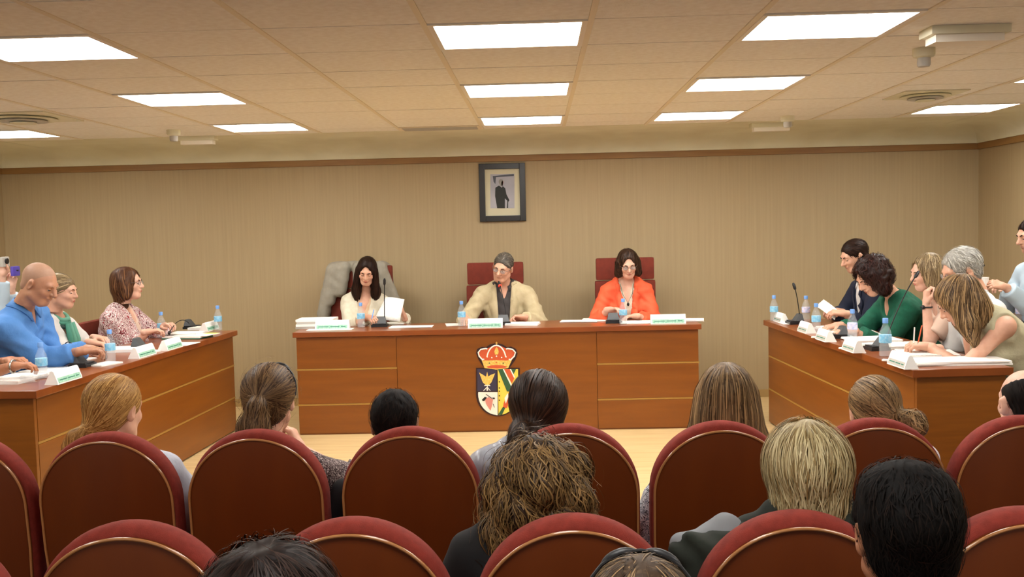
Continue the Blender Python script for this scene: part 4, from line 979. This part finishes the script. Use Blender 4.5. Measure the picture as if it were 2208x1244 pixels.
P13 = person('blonde woman in a sleeveless ivory top leaning on the near end of the right desk', W(2066, 650, 5.35), (163, 34, 4), W(2108, 676, 5.38), (2.84, 5.4, .44), 186,
       R=dict(w=W(2018, 752, 5.6), dir=(-1, -.1, 0), palm=(0, 0, -1), curl=.5, hint=(.2, .9, -.5)), L=dict(w=W(2002, 748, 5.52), dir=(-.75, .1, .1), palm=(0, .3, -1), curl=.8, hint=(-.8, .7, -.7)),
       skin='a', male=False, sc=1.07, hs=1.04, bulk=.01, hair=('long', 'longblond', dict(L=.22, w=.095, fw=.03, cw=.05, th=.012, res=.006, wx=.17, st=[dict(N=1300, L=.2, w=.0038, mode='down', steps=9, j=.1, wave=.003, wf=30)])),
       top=G(cl['ivory'], off=.014, sleeve=0, neck=('round', .072, .03), name='top', fold=.005), face=True, trousers='8a8468')
for P, y in ((P9, 7.4), (P10, 6.74), (P11, 6.32), (P12, 5.9), (P13, 5.4)):
    office_chair(P['org'][0]+.24, y, -math.pi/2, {P9: 0}.get(0, '') if False else 'x', .46, .33, .33, armr=False, split=False)['label'] = {7.4: 'maroon chair of the man in the navy suit', 6.74: 'maroon chair of the woman in the green cardigan', 6.32: 'maroon chair of the woman resting her chin on her hand', 5.9: 'maroon chair of the grey-haired man', 5.4: 'maroon chair of the blonde sleeveless woman, at the right edge'}[y]
P14 = person('dark-haired man in pale blue shirt standing at the right edge, holding something white', W(2226, 508, 6.95), (184, 14, 0), W(2242, 566, 6.98), (3.58, 6.98, .78), 186,
       R=dict(w=W(2178, 622, 7.1), dir=(-1, 0, .2), palm=(0, 0, -1), curl=.5, hint=(.2, .8, -1)), L=dict(w=W(2166, 618, 6.85), dir=(-1, .1, .25), palm=(0, .6, -.6), curl=.7, hint=(.2, -.6, -1)),
       skin='a', male=True, sc=1.0, hair=('short', 'dark', dict(st=[dict(N=300, L=.05, w=.006, mode='crown', steps=4)])), top=G(cl['lblue'], off=.014, sleeve=1.85, neck=('v', .03, .06), collar=(.045, .1), name='shirt', loose=.012), legs='stand', face=True)
# --- audience, farther row
def aud(label, px, py, Y, hdg, pitch, hs, nbz, hairspec, topg, male=False, row=0, skin='a', R=None, L=None, nbpx=None, **k):
    hc = W(px, py, Y); nb = np.array((at(nbpx or px, py, Y)[0], Y-.035, nbz)); hip = (nb[0], Y-.10, AZ+.53)
    return person(label, hc, (hdg, pitch, k.pop('roll', 0)), nb, hip, k.pop('bd', 90), R=R, L=L, skin=skin, male=male, sc=k.pop('sc', .96), hs=hs, hair=hairspec, top=topg, fl=AZ, hres=k.pop('hres', .006), **k)
NS = lambda N, L, w=.0042, mode='crown', **k: dict(N=N, L=L, w=w, mode=mode, **k)
P15 = aud('woman with a low blonde ponytail and pale grey blouse, seated at the left', 249, 884, 3.42, 72, 6, 1.0, .755, ('pulled', 'honey', dict(near=1, th=.005, base=.4, tie=(-.028, -.118, -.062), tail=[(-.045, -.14, -.085), (-.06, -.14, -.12), (-.065, -.12, -.17)], tr=[.012, .026, .026, .012],
    st=[NS(1500, .17, .0028, 'tie', target=(-.028, -.122, -.062), lift=.0022, ymax=.09, zmin=-.10), NS(300, .10, .003, 'down', zmax=-.065, ymax=-.11, lift=.006)])), G(cl['lgrey'], off=.016, sleeve=1.6, neck=('round', .068, .0), loose=.02, fold=.007, name='blouse'), sc=1.02, nbpx=262)
P16 = aud('woman with sunglasses on top of her brown ponytail, in a dark printed blouse', 583, 863, 3.42, 88, 4, 1.0, .745, ('pulled', 'brown', dict(near=1, th=.008, fold=.004, ff=70, wx=.16, tie=(.0, -.125, .02), tail=[(-.0, -.155, -.01), (-.012, -.15, -.08), (-.025, -.125, -.16), (-.045, -.12, -.25)], tr=[.012, .03, .048, .05, .025],
    st=[NS(1500, .16, .003, 'tie', target=(0, -.128, .02), lift=.004, zmin=-.09), NS(900, .16, .0035, 'down', steps=8, ymax=-.10, zmax=.01, wave=.004, wf=70, lift=.012, j=.35), NS(150, .05, .002, 'down', lift=.03, j=.9, wave=.004)])), G(cl['darkprint'], off=.014, sleeve=1.3, neck=('round', .07, .0), loose=.016, name='blouse'),
    R=dict(w=W(648, 972, 3.62), dir=(-.45, .1, 1), palm=(-1, 0, 0), curl=.7, hint=(1, 0, -.6)), sc=1.02, sunglasses=-.1)
MB().tube([P16['arms'][0][3]-P16['org']+.034*np.array((math.cos(t), math.sin(t), -.5)) for t in np.linspace(0, 6.28, 17)[:-1]], .006, 6, closed=True).build('bracelet', M['steel'], P16['root'], smooth=True)
P17 = aud('man with short dark hair, low in his seat in front of the central desk', 852, 914, 3.40, 92, 4, .96, .66, ('short', 'black', dict(near=1, th=.004, fold=.003, st=[NS(1300, .035, .003, steps=4, lift=.008, j=.5, target=(0, -.04, .14))])), G(cl['dark'], off=.014, sleeve=1.6, name='shirt'), male=True, sc=.95, skin='b')
P18 = aud('woman with dark gathered hair in a grey satin blouse, hiding part of the emblem', 1160, 886, 3.42, 95, 2, 1.06, .75, ('pulled', 'darkbrown', dict(near=1, th=.014, base=.15, fold=.004, ff=50, wx=.16, tie=(-.045, -.125, -.04), tail=[(-.06, -.14, -.07), (-.075, -.13, -.12), (-.085, -.10, -.19), (-.10, -.06, -.26)], tr=[.02, .045, .045, .035, .02],
    add=[('ell', (-.03, -.09, -.06), (.075, .06, .06))], st=[NS(1500, .15, .0035, 'tie', target=(-.045, -.13, -.05), lift=.004, tb=-.18, ymax=.09), NS(500, .12, .0035, 'down', ymax=-.07, zmax=-.02, steps=7, lift=.008, tb=-.15)])), G(cl['satin'], off=.018, sleeve=1.6, neck=('round', .068, .0), loose=.02, fold=.006, name='blouse'), sc=1.04, nbpx=1150)
P19 = aud('woman with long straight light brown hair falling over her seat back', 1566, 864, 3.42, 84, 4, 1.02, .755, ('long', 'longblond', dict(near=1, L=.28, w=.095, th=.008, fold=.002, wx=.17, st=[NS(2000, .26, .0032, 'down', steps=10, lift=.004, j=.05)])), G(cl['bwprint'], off=.014, sleeve=1.3, loose=.016, name='blouse'), sc=1.04)
P20 = aud('woman with highlighted hair in a small low bun, seated at the right', 1885, 888, 3.42, 84, 12, .96, .75, ('pulled', 'longblond', dict(near=1, th=.006, fold=.003, base=.3, tie=(.058, -.105, -.022), tail=[(.078, -.12, -.026), (.104, -.125, -.034), (.11, -.135, -.052), (.09, -.13, -.05)], tr=[.014, .03, .033, .028, .018],
    st=[NS(1500, .17, .003, 'tie', target=(.060, -.110, -.022), lift=.003, ymax=.09), NS(350, .07, .0035, 'crown', target=(.07, -.11, .0), zmax=.0, ymax=-.115, lift=.01, j=.8)])), G(cl['white'], off=.014, sleeve=1.3, name='blouse'))
P21 = aud('balding man with dark side hair, cut by the right edge', 2208, 870, 3.42, 92, 2, 1.0, .75, ('bald', 'black', dict(near=1, fold=0, st=[NS(600, .03, .003, 'down', steps=3, lift=.003)])), G(cl['blue'], off=.014, sleeve=1.8, name='shirt'), male=True, skin='c')
# --- audience, nearer row
P22 = aud('woman with voluminous curly light brown hair, seated in the middle of the nearer row', 1160, 1056, 2.44, 92, 2, 1.02, .78, ('curly', 'curly', dict(near=1, th=.008, fold=.010, ff=48, base=.15, zlo=-.33, wx=.2, add=[('ell', (0, -.03, -.17), (.125, .08, .10)), ('ell', (-.10, -.03, -.17), (.06, .05, .09)), ('ell', (.09, -.03, -.16), (.07, .05, .07)), ('ell', (-.05, -.05, -.24), (.07, .05, .06))],
    st=[NS(3800, .13, .0032, 'down', steps=14, wave=.010, wf=75, lift=.018, j=.3), NS(260, .12, .0022, 'down', steps=12, wave=.012, wf=90, lift=.04, j=.8), NS(500, .09, .004, 'crown', steps=9, zmin=.02, lift=.006, wave=.004, wf=70)])), G(cl['black'], off=.014, sleeve=1.8, neck=('round', .066, .0), name='jacket'), sc=1.0, nbpx=1150)
P23 = aud('person with short silvery-blond layered hair, right of centre in the nearer row', 1738, 1030, 2.42, 84, 0, 1.06, .80, ('shortwoman', 'silverblond', dict(near=1, th=.012, fold=.005, ff=60, base=.4, zlo=-.2, wx=.15, st=[NS(4200, .085, .0026, 'crown', steps=8, lift=.012, j=.2, wave=.0015, target=(0, -.03, .15)), NS(500, .05, .004, 'crown', steps=5, zmax=-.06, lift=.016, j=.7)])), G(cl['dkgreen'], off=.016, sleeve=1.8, name='jacket'), skin='b')
# --- audience, nearest
P24 = aud('bushy dark-haired head at the bottom edge, left of centre', 586, 1364, 1.58, 90, -4, 1.08, .69, ('shortwoman', 'dark', dict(near=1, th=.022, fold=.004, base=.1, zlo=-.2, wx=.16, st=[NS(3600, .09, .0018, 'crown', steps=7, lift=.014, j=.25, tb=-.12), NS(150, .04, .0015, 'crown', lift=.022, j=.9, tb=-.1)])), G(cl['dark'], off=.014, sleeve=1.8, name='jacket'))
P25 = aud('dark blonde head wearing sunglasses as a hairband at the bottom edge', 1384, 1368, 1.50, 84, 0, .98, .68, ('long', 'longblond', dict(near=1, L=.25, th=.006, w=.09, wx=.17, base=.1, st=[NS(1800, .2, .003, 'down', steps=9, lift=.004, j=.08, tb=-.15), NS(500, .1, .002, 'crown', zmin=.03, tb=-.3, lift=.002, j=.08)])), G(cl['black'], off=.014, sleeve=1.8, name='jacket'), sunglasses=.1)
P26 = aud('man with thick short black hair and a grey collar at the lower right', 1950, 1150, 1.74, 88, 0, .99, .77, ('short', 'black', dict(near=1, th=.008, fold=.002, base=.05, add=[('ell', (0, -.02, .085), (.078, .085, .045)), ('ell', (0, -.045, -.02), (.077, .062, .07))], st=[NS(2600, .028, .0022, 'crown', steps=4, lift=.007, j=.45, target=(0, -.02, .1), tb=-.3)])), G(cl['grey'], off=.014, sleeve=1.8, name='jacket', collar=(.035, .04)), male=True, skin='b')
for P, l in ((P24, 'seat under the bushy dark-haired person'), (P25, 'seat under the person with the sunglasses hairband'), (P26, 'seat under the man with thick black hair')):
    o = copy_tree(seat0); o.location = (P['org'][0], P['org'][1]-.24, AZ); tag(o, 'maroon auditorium '+l+', outside the frame', 'seat', 'seats nearest the camera')

# ============================================================ things on the desks
def bottle(px, py, label, h=.20, lab='capc', z=DT):
    p = atz(px, py, z); r = empty('water_bottle', (p[0], p[1], z)); tag(r, label, 'bottle', 'small plastic water bottles'); k = h/.2
    MB().lathe([(.026*k, 0), (.031*k, .004*k), (.031*k, .05*k), (.0295*k, .06*k), (.031*k, .07*k), (.031*k, .115*k), (.028*k, .132*k), (.017*k, .158*k), (.0125*k, .17*k), (.0125*k, .176*k)], 20).build('bottle_body', M['glassp'], r, smooth='auto')
    MB().lathe([(.0315*k, .072*k), (.0318*k, .074*k), (.0318*k, .112*k), (.0315*k, .114*k)], 20).build('label_wrap', M[lab], r, smooth='auto')
    MB().lathe([(.0145*k, .174*k), (.0145*k, .198*k), (.013*k, .2*k), (.0005, .2*k)], 16).build('cap', M['cap'], r, smooth='auto')
    MB().lathe([(.0275*k, .003), (.0285*k, .05*k), (.0285*k, .07*k)], 16).build('water', M['glassp'], r, smooth='auto')
for b in ((779, 706, 'water bottle in front of the long-haired woman writing'), (996, 703, 'water bottle beside the right hand of the man in the beige blazer'), (1344, 699, 'water bottle in front of the woman in orange'),
          (471, 712, 'water bottle at the far end of the left desk'), (349, 729, 'water bottle before the woman in the patterned jacket'), (239, 780, 'water bottle between the white-topped woman and the desk edge'), (91, 816, 'water bottle nearest the camera on the left desk'),
          (1669, 692, 'water bottle at the far corner of the right desk'), (1738, 694, 'water bottle left of the sheet held by the man in navy', .2, 'label2'), (1760, 716, 'water bottle before the man in navy, nearer than its neighbour'),
          (1838, 734, 'water bottle in front of the woman in green', .2, 'label2'), (1909, 768, 'water bottle nearest the camera on the right desk', .215)):
    bottle(b[0], b[1], b[2], *(b[3:] if len(b) > 3 else ()))
bottle(2200, 700, 'water bottle on the dark table at the right edge', .22, 'label2', z=.74+.0)
def nameplate(px, py, rz, label, w=.27, green=True):
    p = atz(px, py, DT); r = empty('name_plate', (p[0], p[1], DT), rz); tag(r, label, 'name plate', 'folded white name plates')
    M0 = Matrix(((0, 0, 1, -w/2), (1, 0, 0, 0), (0, 1, 0, 0), (0, 0, 0, 1)))
    MB().prism([(-.042, 0), (-.040, .012), (-.020, .066), (-.012, .072), (-.002, .070), (.034, .0)], w, M0).build('card_holder', M['white'], r)
    q = Matrix.Translation((0, -.0415, .006)) @ Matrix.Rotation(math.radians(-20.5), 4, 'X')
    MB().box(-w*.46, w*.46, -.0012, .0004, .001, .030, mtx=q).build('printed_band', M['green'] if green else M['greybind'], r)
    for i, (a, b) in enumerate(((-.40, -.1), (-.05, .22), (.27, .4))): MB().box(w*a, w*b, -.0018, -.0012, .013, .019, mtx=q).build('lettering', M['teal'], r)
for a in ((718, 709, 0, 'white name plate in front of the paper stack on the central desk'), (1047, 706, 0, 'white name plate in front of the man in the beige blazer'), (1440, 697, 0, 'white name plate at the right end of the central desk'),
          ): nameplate(*a)
LA = math.atan2((LF-LNr)[1], (LF-LNr)[0])-0.0; RA = math.atan2((RF-RN)[1], (RF-RN)[0])
for a in ((136, 822, LA, 'name plate nearest the camera on the left desk', .25), (306, 768, LA, 'name plate between two microphones on the left desk', .25), (366, 752, LA, 'name plate before the woman in the patterned jacket', .25), (450, 712, LA, 'name plate beside the farthest bottle of the left desk', .25)): nameplate(*a)
for a in ((1686, 694, RA+math.pi, 'name plate at the far corner of the right desk', .19), (1741, 716, RA+math.pi, 'name plate second from the far end of the right desk', .19), (1782, 734, RA+math.pi, 'name plate third from the far end of the right desk', .19), (1842, 757, RA+math.pi, 'name plate before the woman in green', .19), (1948, 790, RA+math.pi, 'name plate nearest the camera on the right desk', .22)): nameplate(*a, green=False)
def mic(px, py, rz, label, tip=None, s=1.0, ring=False, root=(0, 0)):
    p = atz(px, py, DT); r = empty('desk_microphone', (p[0], p[1], DT), rz); tag(r, label, 'microphone', 'desk microphones')
    MB().prism([(-.065, -.055), (.065, -.055), (.058, .06), (-.058, .06)], .026, bev=.008).build('base', M['black'], r, smooth='auto')
    m = MB(); a = [m.b.verts.new(c) for c in ((-.05, -.01, .022), (.05, -.01, .022), (.05, .055, .022), (-.05, .055, .022), (-.036, .025, .075), (.036, .025, .075), (.036, .045, .078), (-.036, .045, .078))]
    for f in ((0, 1, 2, 3), (4, 5, 6, 7), (0, 1, 5, 4), (1, 2, 6, 5), (2, 3, 7, 6), (3, 0, 4, 7)): m.b.faces.new([a[i] for i in f])
    m.build('speaker_housing', M['grey'], r); MB().box(-.02, .02, -.045, -.02, .025, .029).build('button', M['grey'], r)
    if tip is not None:
        rm = Matrix.Rotation(-rz, 3, 'Z'); t = rm @ (Vector(tip)-Vector((p[0], p[1], DT))); b = Vector((.03, .03, .03)); mid = (b+t)/2+Vector((0, 0, .06 if t.z > .15 else .12))
        pts = [Vector(b*((1-u)**2)+mid*(2*u*(1-u))+t*(u*u)) for u in map(float, np.linspace(0, 1, 14))]
        MB().tube(pts, .0035, 8).build('gooseneck', M['blackm'], r, smooth=True); dd = (pts[-1]-pts[-2]).normalized()
        MB().tube([pts[-1]-dd*.01, pts[-1], pts[-1]+dd*.03, pts[-1]+dd*.045], [.006, .011, .011, .006], 12).build('capsule', M['black'], r, smooth='auto')
        if ring: MB().cyl(pts[-1]-dd*.004, pts[-1]+dd*.004, .012).build('light_ring', M['red'], r)
mic(820, 704, 0, 'desk microphone with upright gooseneck in front of the long-haired woman', at(829, 612, 7.80))
mic(1085, 700, 0, 'desk microphone with red-lit ring in front of the man in the beige blazer', at(1078, 616, 7.9), ring=True)
mic(1323, 696, 0, 'desk microphone behind the bottle of the woman in orange')
mic(178, 790, LA, 'desk microphone in front of the shaven-headed man', at(138, 745, 5.95))
mic(306, 752, LA, 'desk microphone between the two name plates of the left desk'); mic(415, 708, LA, 'desk microphone with curved gooseneck at the far end of the left desk', at(366, 716, 7.0))
mic(1714, 698, RA+math.pi, 'desk microphone with thin upright gooseneck at the far end of the right desk', at(1714, 622, 7.35)); mic(1806, 728, RA+math.pi, 'desk microphone between bottles before the woman in green')
mic(1890, 754, RA+math.pi, 'desk microphone with long gooseneck slanting past the green cardigan', at(1974, 596, 5.95))
def stack(px, py, w, d, h, rz, label, m='paper', n=1, cat='papers', z=DT, tint=None, name='paper_sheet', Y=None):
    p = atz(px, py, z) if Y is None else at(px, py, Y); r = empty(name, (p[0], p[1], z), rz); tag(r, label, cat)
    for i in range(n):
        hh = h/n; dx, dy, a = (random.uniform(-.006, .006), random.uniform(-.006, .006), random.uniform(-.05, .05)) if n > 1 else (0, 0, 0)
        MB().box(-w/2, w/2, -d/2, d/2, i*hh+.0004, (i+1)*hh, mtx=Matrix.Translation((dx, dy, 0)) @ Matrix.Rotation(a, 4, 'Z')).build('sheet' if h/n < .004 else 'booklet', M[m] if not tint else M[[m, tint][i % 2]], r)
    return r
stack(684, 706, .30, .22, .075, .05, 'thick pile of bound grey and white papers at the left end of the central desk', 'greybind', 4, 'papers', tint='white', name='paper_stack', Y=None)
stack(712, 711, .36, .12, .004, 0, 'flat sheet under the left name plate of the central desk')
stack(886, 705, .34, .17, .005, -.02, 'sheets lying right of the upright microphone', n=2); stack(840, 698, .26, .2, .006, .1, 'papers under the hands of the long-haired woman', n=2)
stack(985, 700, .18, .2, .004, .15, 'sheet under the hand of the man in the beige blazer'); stack(1128, 700, .26, .17, .016, -.1, 'small white booklets right of the middle name plate', 'white', 2, name='paper_stack')
stack(1250, 693, .30, .16, .006, -.12, 'loose sheets left of the woman in orange', n=2); stack(1290, 690, .24, .2, .008, .05, 'white papers by the right arm of the woman in orange', n=2)
stack(1385, 695, .34, .2, .006, .03, 'papers under the hands of the woman in orange', n=2); stack(1480, 692, .28, .17, .014, -.12, 'white sheets overhanging the right end of the central desk', 'white', 2)
# left desk
stack(35, 820, .30, .21, .02, 1.5, 'thick white papers nearest the camera on the left desk', 'white', 2, name='paper_stack'); stack(105, 797, .26, .2, .006, 1.3, 'sheets under the nearest bottle of the left desk', n=2)
stack(160, 778, .24, .17, .006, 1.5, 'sheet in front of the shaven-headed man'); stack(226, 786, .17, .12, .008, 1.2, 'small white pad behind the second bottle of the left desk', 'white', name='notepad')
stack(270, 756, .22, .2, .02, 1.6, 'papers before the woman in the green scarf', 'white', 2, name='paper_stack'); stack(318, 760, .12, .12, .012, 1.3, 'folded white paper between the left desk microphones', 'white', name='notepad')
r_ = stack(405, 728, .22, .30, .018, 1.45, 'white folder with a green edge near the far end of the left desk', 'teal', 2, 'folder', tint='white', name='folder')
r_ = stack(425, 722, .20, .27, .006, 1.35, 'magazine with a yellow-green cover on the folder', 'paper', 1, 'magazine', z=DT+.019, name='magazine'); MB().box(.03, .099, -.134, -.03, .006, .0068).build('cover_print', M['yellow'], r_); r_2 = stack(402, 718, .20, .24, .005, 1.5, 'printed sheets covering half of the magazine', 'paper', 1, z=DT+.026)
stack(395, 742, .20, .16, .003, 1.4, 'white sheet at the edge of the left desk below the folder', 'white'); stack(434, 710, .15, .16, .02, 1.4, 'white block of paper beside the far name plate', 'white', name='notepad')
for px, py, rz, l in ((66, 826, 1.2, 'tipped clear cup nearest the camera on the left desk'), (242, 778, .5, None)):
    if l is None: continue
    p = atz(px, py, DT); g = empty('plastic_cup', (p[0], p[1], DT+.03)); g.rotation_euler = (0, math.pi/2, rz); tag(g, l, 'cup')
    MB().lathe([(.025, -.045), (.03, .045), (.0285, .045), (.0235, -.043), (.001, -.043)], 20).build('cup_wall', M['glassp'], g, smooth='auto')
# right desk
stack(1700, 697, .16, .12, .003, 1.6, 'small sheet at the far corner of the right desk', 'white')
for i, (px, py, w, d, l) in enumerate(((1840, 722, .24, .30, 'papers under the hands of the woman in green'), (1880, 735, .24, .30, 'white pages between the green cardigan and the near bottle'), (1935, 748, .22, .34, 'white pages right of the near bottle on the right desk'), (1800, 710, .2, .2, 'papers before the man in navy'))):
    stack(px, py, w, d, .018, 1.5+.1*i, l, 'white', 3, tint='paper', name='paper_stack')
stack(2060, 783, .50, .20, .022, .04, 'large white open papers at the near end of the right desk', 'white', 3, name='paper_stack'); stack(2000, 765, .25, .3, .016, 1.4, 'white papers under the hand of the blonde woman', 'white', 2, tint='paper', name='paper_stack')
for px, py, l in ((1758, 728, 'small folded note between the name plates of the right desk'), (1912, 778, 'small folded note below the nearest bottle of the right desk'), (1818, 752, 'tiny white note beside the name plate of the woman in green')): stack(px, py, .035, .045, .008, 1, l, 'white', name='paper_note', cat='note')
# held sheets
def sheet(pts, label, m='paper', name='paper_sheet', cat='papers', curl=.0, group=None):
    P = [np.array(p, float) for p in pts]; c = sum(P)/4; V = []; n = 7; F = []
    nn = unit(np.cross(P[1]-P[0], P[3]-P[0]))
    for i in range(n):
        for j in range(n):
            u, v = i/(n-1), j/(n-1); q = (P[0]*(1-u)+P[1]*u)*(1-v)+(P[3]*(1-u)+P[2]*u)*v; V.append(q-c+nn*curl*math.sin(math.pi*u)+nn*curl*.3*math.sin(5*v))
    for i in range(n-1):
        for j in range(n-1): F.append((i*n+j, (i+1)*n+j, (i+1)*n+j+1, i*n+j+1))
    o = link(name, mesh_np(name, V, F), M[m]); o.location = c; md = o.modifiers.new('s', 'SOLIDIFY'); md.thickness = .0016; tag(o, label, cat, group); return o
sheet([W(806, 690, 7.86), W(862, 693, 7.84), W(872, 645, 7.90), W(832, 640, 7.93)], 'sheaf of white sheets held up by the long-haired woman', curl=.012)
sheet([W(1760, 660, 7.3), W(1800, 690, 7.15), W(1806, 668, 7.2), W(1776, 645, 7.35)], 'tilted sheet held by the man in the navy suit', curl=.004)
MB().tube([(0, 0, 0), (.012, 0, .03), (.05, .0, .13)], [.001, .004, .004], 6)
def pen(a, b, label, m): 
    a, b = np.array(a), np.array(b); d = b-a; r = empty('pen', a); tag(r, label, 'pen'); MB().tube([d*.0, d*.12], [.0008, .0035], 8).build('tip', M['steel'], r); MB().tube([d*.12, d], .004, 8).build('barrel', m, r)
pen(W(801, 690, 7.77), W(806, 668, 7.85), 'pen in the writing hand of the long-haired woman', M['cap'])
pen(W(1979, 742, 5.40), W(1988, 702, 5.33), 'red and orange pen in the hand of the blonde woman', mat('pen_orange', 'e0704a', .4)); pen(W(1970, 744, 5.52), W(1972, 706, 5.5), 'white pen beside the red and orange pen', M['white'])
# phones held up at the left edge, object held at the right edge
for (px, py, Y, m, l) in ((10, 566, 6.72, 'greybind', 'small grey camera held up at the left edge'), (33, 586, 6.9, 'violet', 'violet phone held up behind the shaven-headed man')):
    p = W(px, py, Y); r = empty('phone', p); tag(r, l, 'phone'); MB().box(-.012, .012, -.045, .045, -.03, .04, bev=.008).build('casing', M[m], r, smooth='auto'); MB().cyl((.01, 0, .01), (.022, 0, .01), .02 if m == 'greybind' else .006).build('camera_lens', M['black'], r)
p = W(2122, 607, 6.9); r = empty('paper_cup', p, .2); tag(r, 'small white object held out by the man at the right edge', 'cup'); MB().lathe([(.024, -.03), (.032, .03), (.030, .03), (.022, -.028), (.001, -.028)], 16).build('cup_wall', M['white'], r, smooth='auto')
p = atz(2160, 703, .75+.0); stack(2150, 692, .2, .24, .02, .2, 'white papers on the dark table at the right edge', 'white', 2, z=.74, name='paper_stack'); stack(2190, 712, .14, .2, .004, .1, 'loose sheet on the dark table at the right edge', 'white', z=.74)
r = empty('desk_microphone', (3.05, 7.25, .74)); tag(r, 'table microphone whose tip shows right of the grey-haired head', 'microphone', 'desk microphones'); b = MB().cyl((0, 0, 0), (0, 0, .02), .05).build('base', M['black'], r)
q = W(2104, 578, 7.1)-np.array((3.05, 7.25, .74)); MB().tube([(0, 0, .02), q*.5+np.array((0, 0, .05)), q], .0035, 8).build('gooseneck', M['blackm'], r, smooth=True); MB().tube([q, q+np.array((.03, 0, .012)), q+np.array((.06, 0, .02))], [.006, .012, .008], 10).build('capsule', M['black'], r, smooth='auto')
# coats
def blob(name, prims, m, label, cat, lo, hi, h=.012, fold=.006, ff=30, org=None, cut=None, parent=None):
    F = Field()
    for p in prims: F.u(p[0], *p[1:], k=.03)
    if cut: F.fn(cut)
    F.amp = fold; F.freq = ff; F.ph = 2.; V, Q = nets(F, lo, hi, h); org = np.array(org); o = link(name, mesh_np(name, V-org, Q), m, parent, None if parent else org)
    if label: tag(o, label, cat)
    return o
c0 = at(713, 620, CB)[0]; c1 = at(832, 620, CB)[0]; ct = hz(573, 760, CB)
blob('coat', [('cap', (c0+.03, CB+.01, ct-.01), (c1-.03, CB+.01, ct-.01), .05, .05), ('cap', (c0+.02, CB-.05, ct-.03), (c0-.06, CB-.04, ct-.42), .045, .06), ('cap', (c1-.02, CB-.05, ct-.03), (c1+.07, CB-.05, ct-.30), .045, .055),
     ('cap', (c0+.02, CB+.05, ct-.03), (c0-.03, CB+.06, ct-.5), .05, .06), ('cap', (c1, CB+.05, ct-.03), (c1+.04, CB+.06, ct-.5), .05, .06), ('cap', (c0+.1, CB+.07, ct-.03), (c0+.1, CB+.08, ct-.5), .05, .06), ('cap', (c1-.1, CB+.07, ct-.03), (c1-.1, CB+.08, ct-.5), .05, .06),
     ('cap', (c0+.06, CB-.06, ct-.02), (c0+.01, CB-.07, ct-.30), .05, .04), ('cap', (c0+.14, CB-.055, ct-.01), (c0+.10, CB-.07, ct-.22), .05, .05), ('cap', (c0+.26, CB-.055, ct-.01), (c0+.26, CB-.07, ct-.22), .05, .05), ('cap', (c1-.1, CB-.055, ct-.01), (c1-.08, CB-.07, ct-.26), .05, .05), ('cap', (c1-.04, CB-.055, ct-.01), (c1, CB-.07, ct-.30), .05, .05)], cl['coatgrey'], 'grey coat draped over the chair of the long-haired woman', 'coat', (c0-.16, CB-.14, ct-.6), (c1+.18, CB+.18, ct+.09), org=((c0+c1)/2, CB, ct-.5))
q = W(1560, 1140, 2.36); q2 = W(1490, 1195, 2.30); q3 = W(1560, 1240, 2.30)
blob('coat', [('ell', q3, (.12, .09, .10)), ('cap', q2, q3, .05, .08), ('cap', q3, W(1640, 1180, 2.36), .09, .06)], cl['dkgreen'], 'dark coat bundled beside the silvery-blond person', 'coat', q3-.26, q3+.26, fold=.016, ff=42, h=.009, org=q3-np.array((0, 0, .1)))
blob('sweater', [('ell', q+np.array((0, .0, -.03)), (.055, .05, .065)), ('cap', q+np.array((-.01, 0, -.03)), q2+np.array((-.02, .01, .02)), .035, .03)], cl['grey'], 'light grey cloth puffed up above the dark coat', 'clothing', q-.18, q+.15, h=.008, org=q-np.array((0, 0, .08)))
sheet([W(2055, 1012, 3.5), W(2085, 1075, 3.45), W(2112, 965, 3.5), W(2082, 952, 3.55)], 'pale cyan leaflet held up beside the balding man', 'cyan', 'leaflet', 'leaflet')
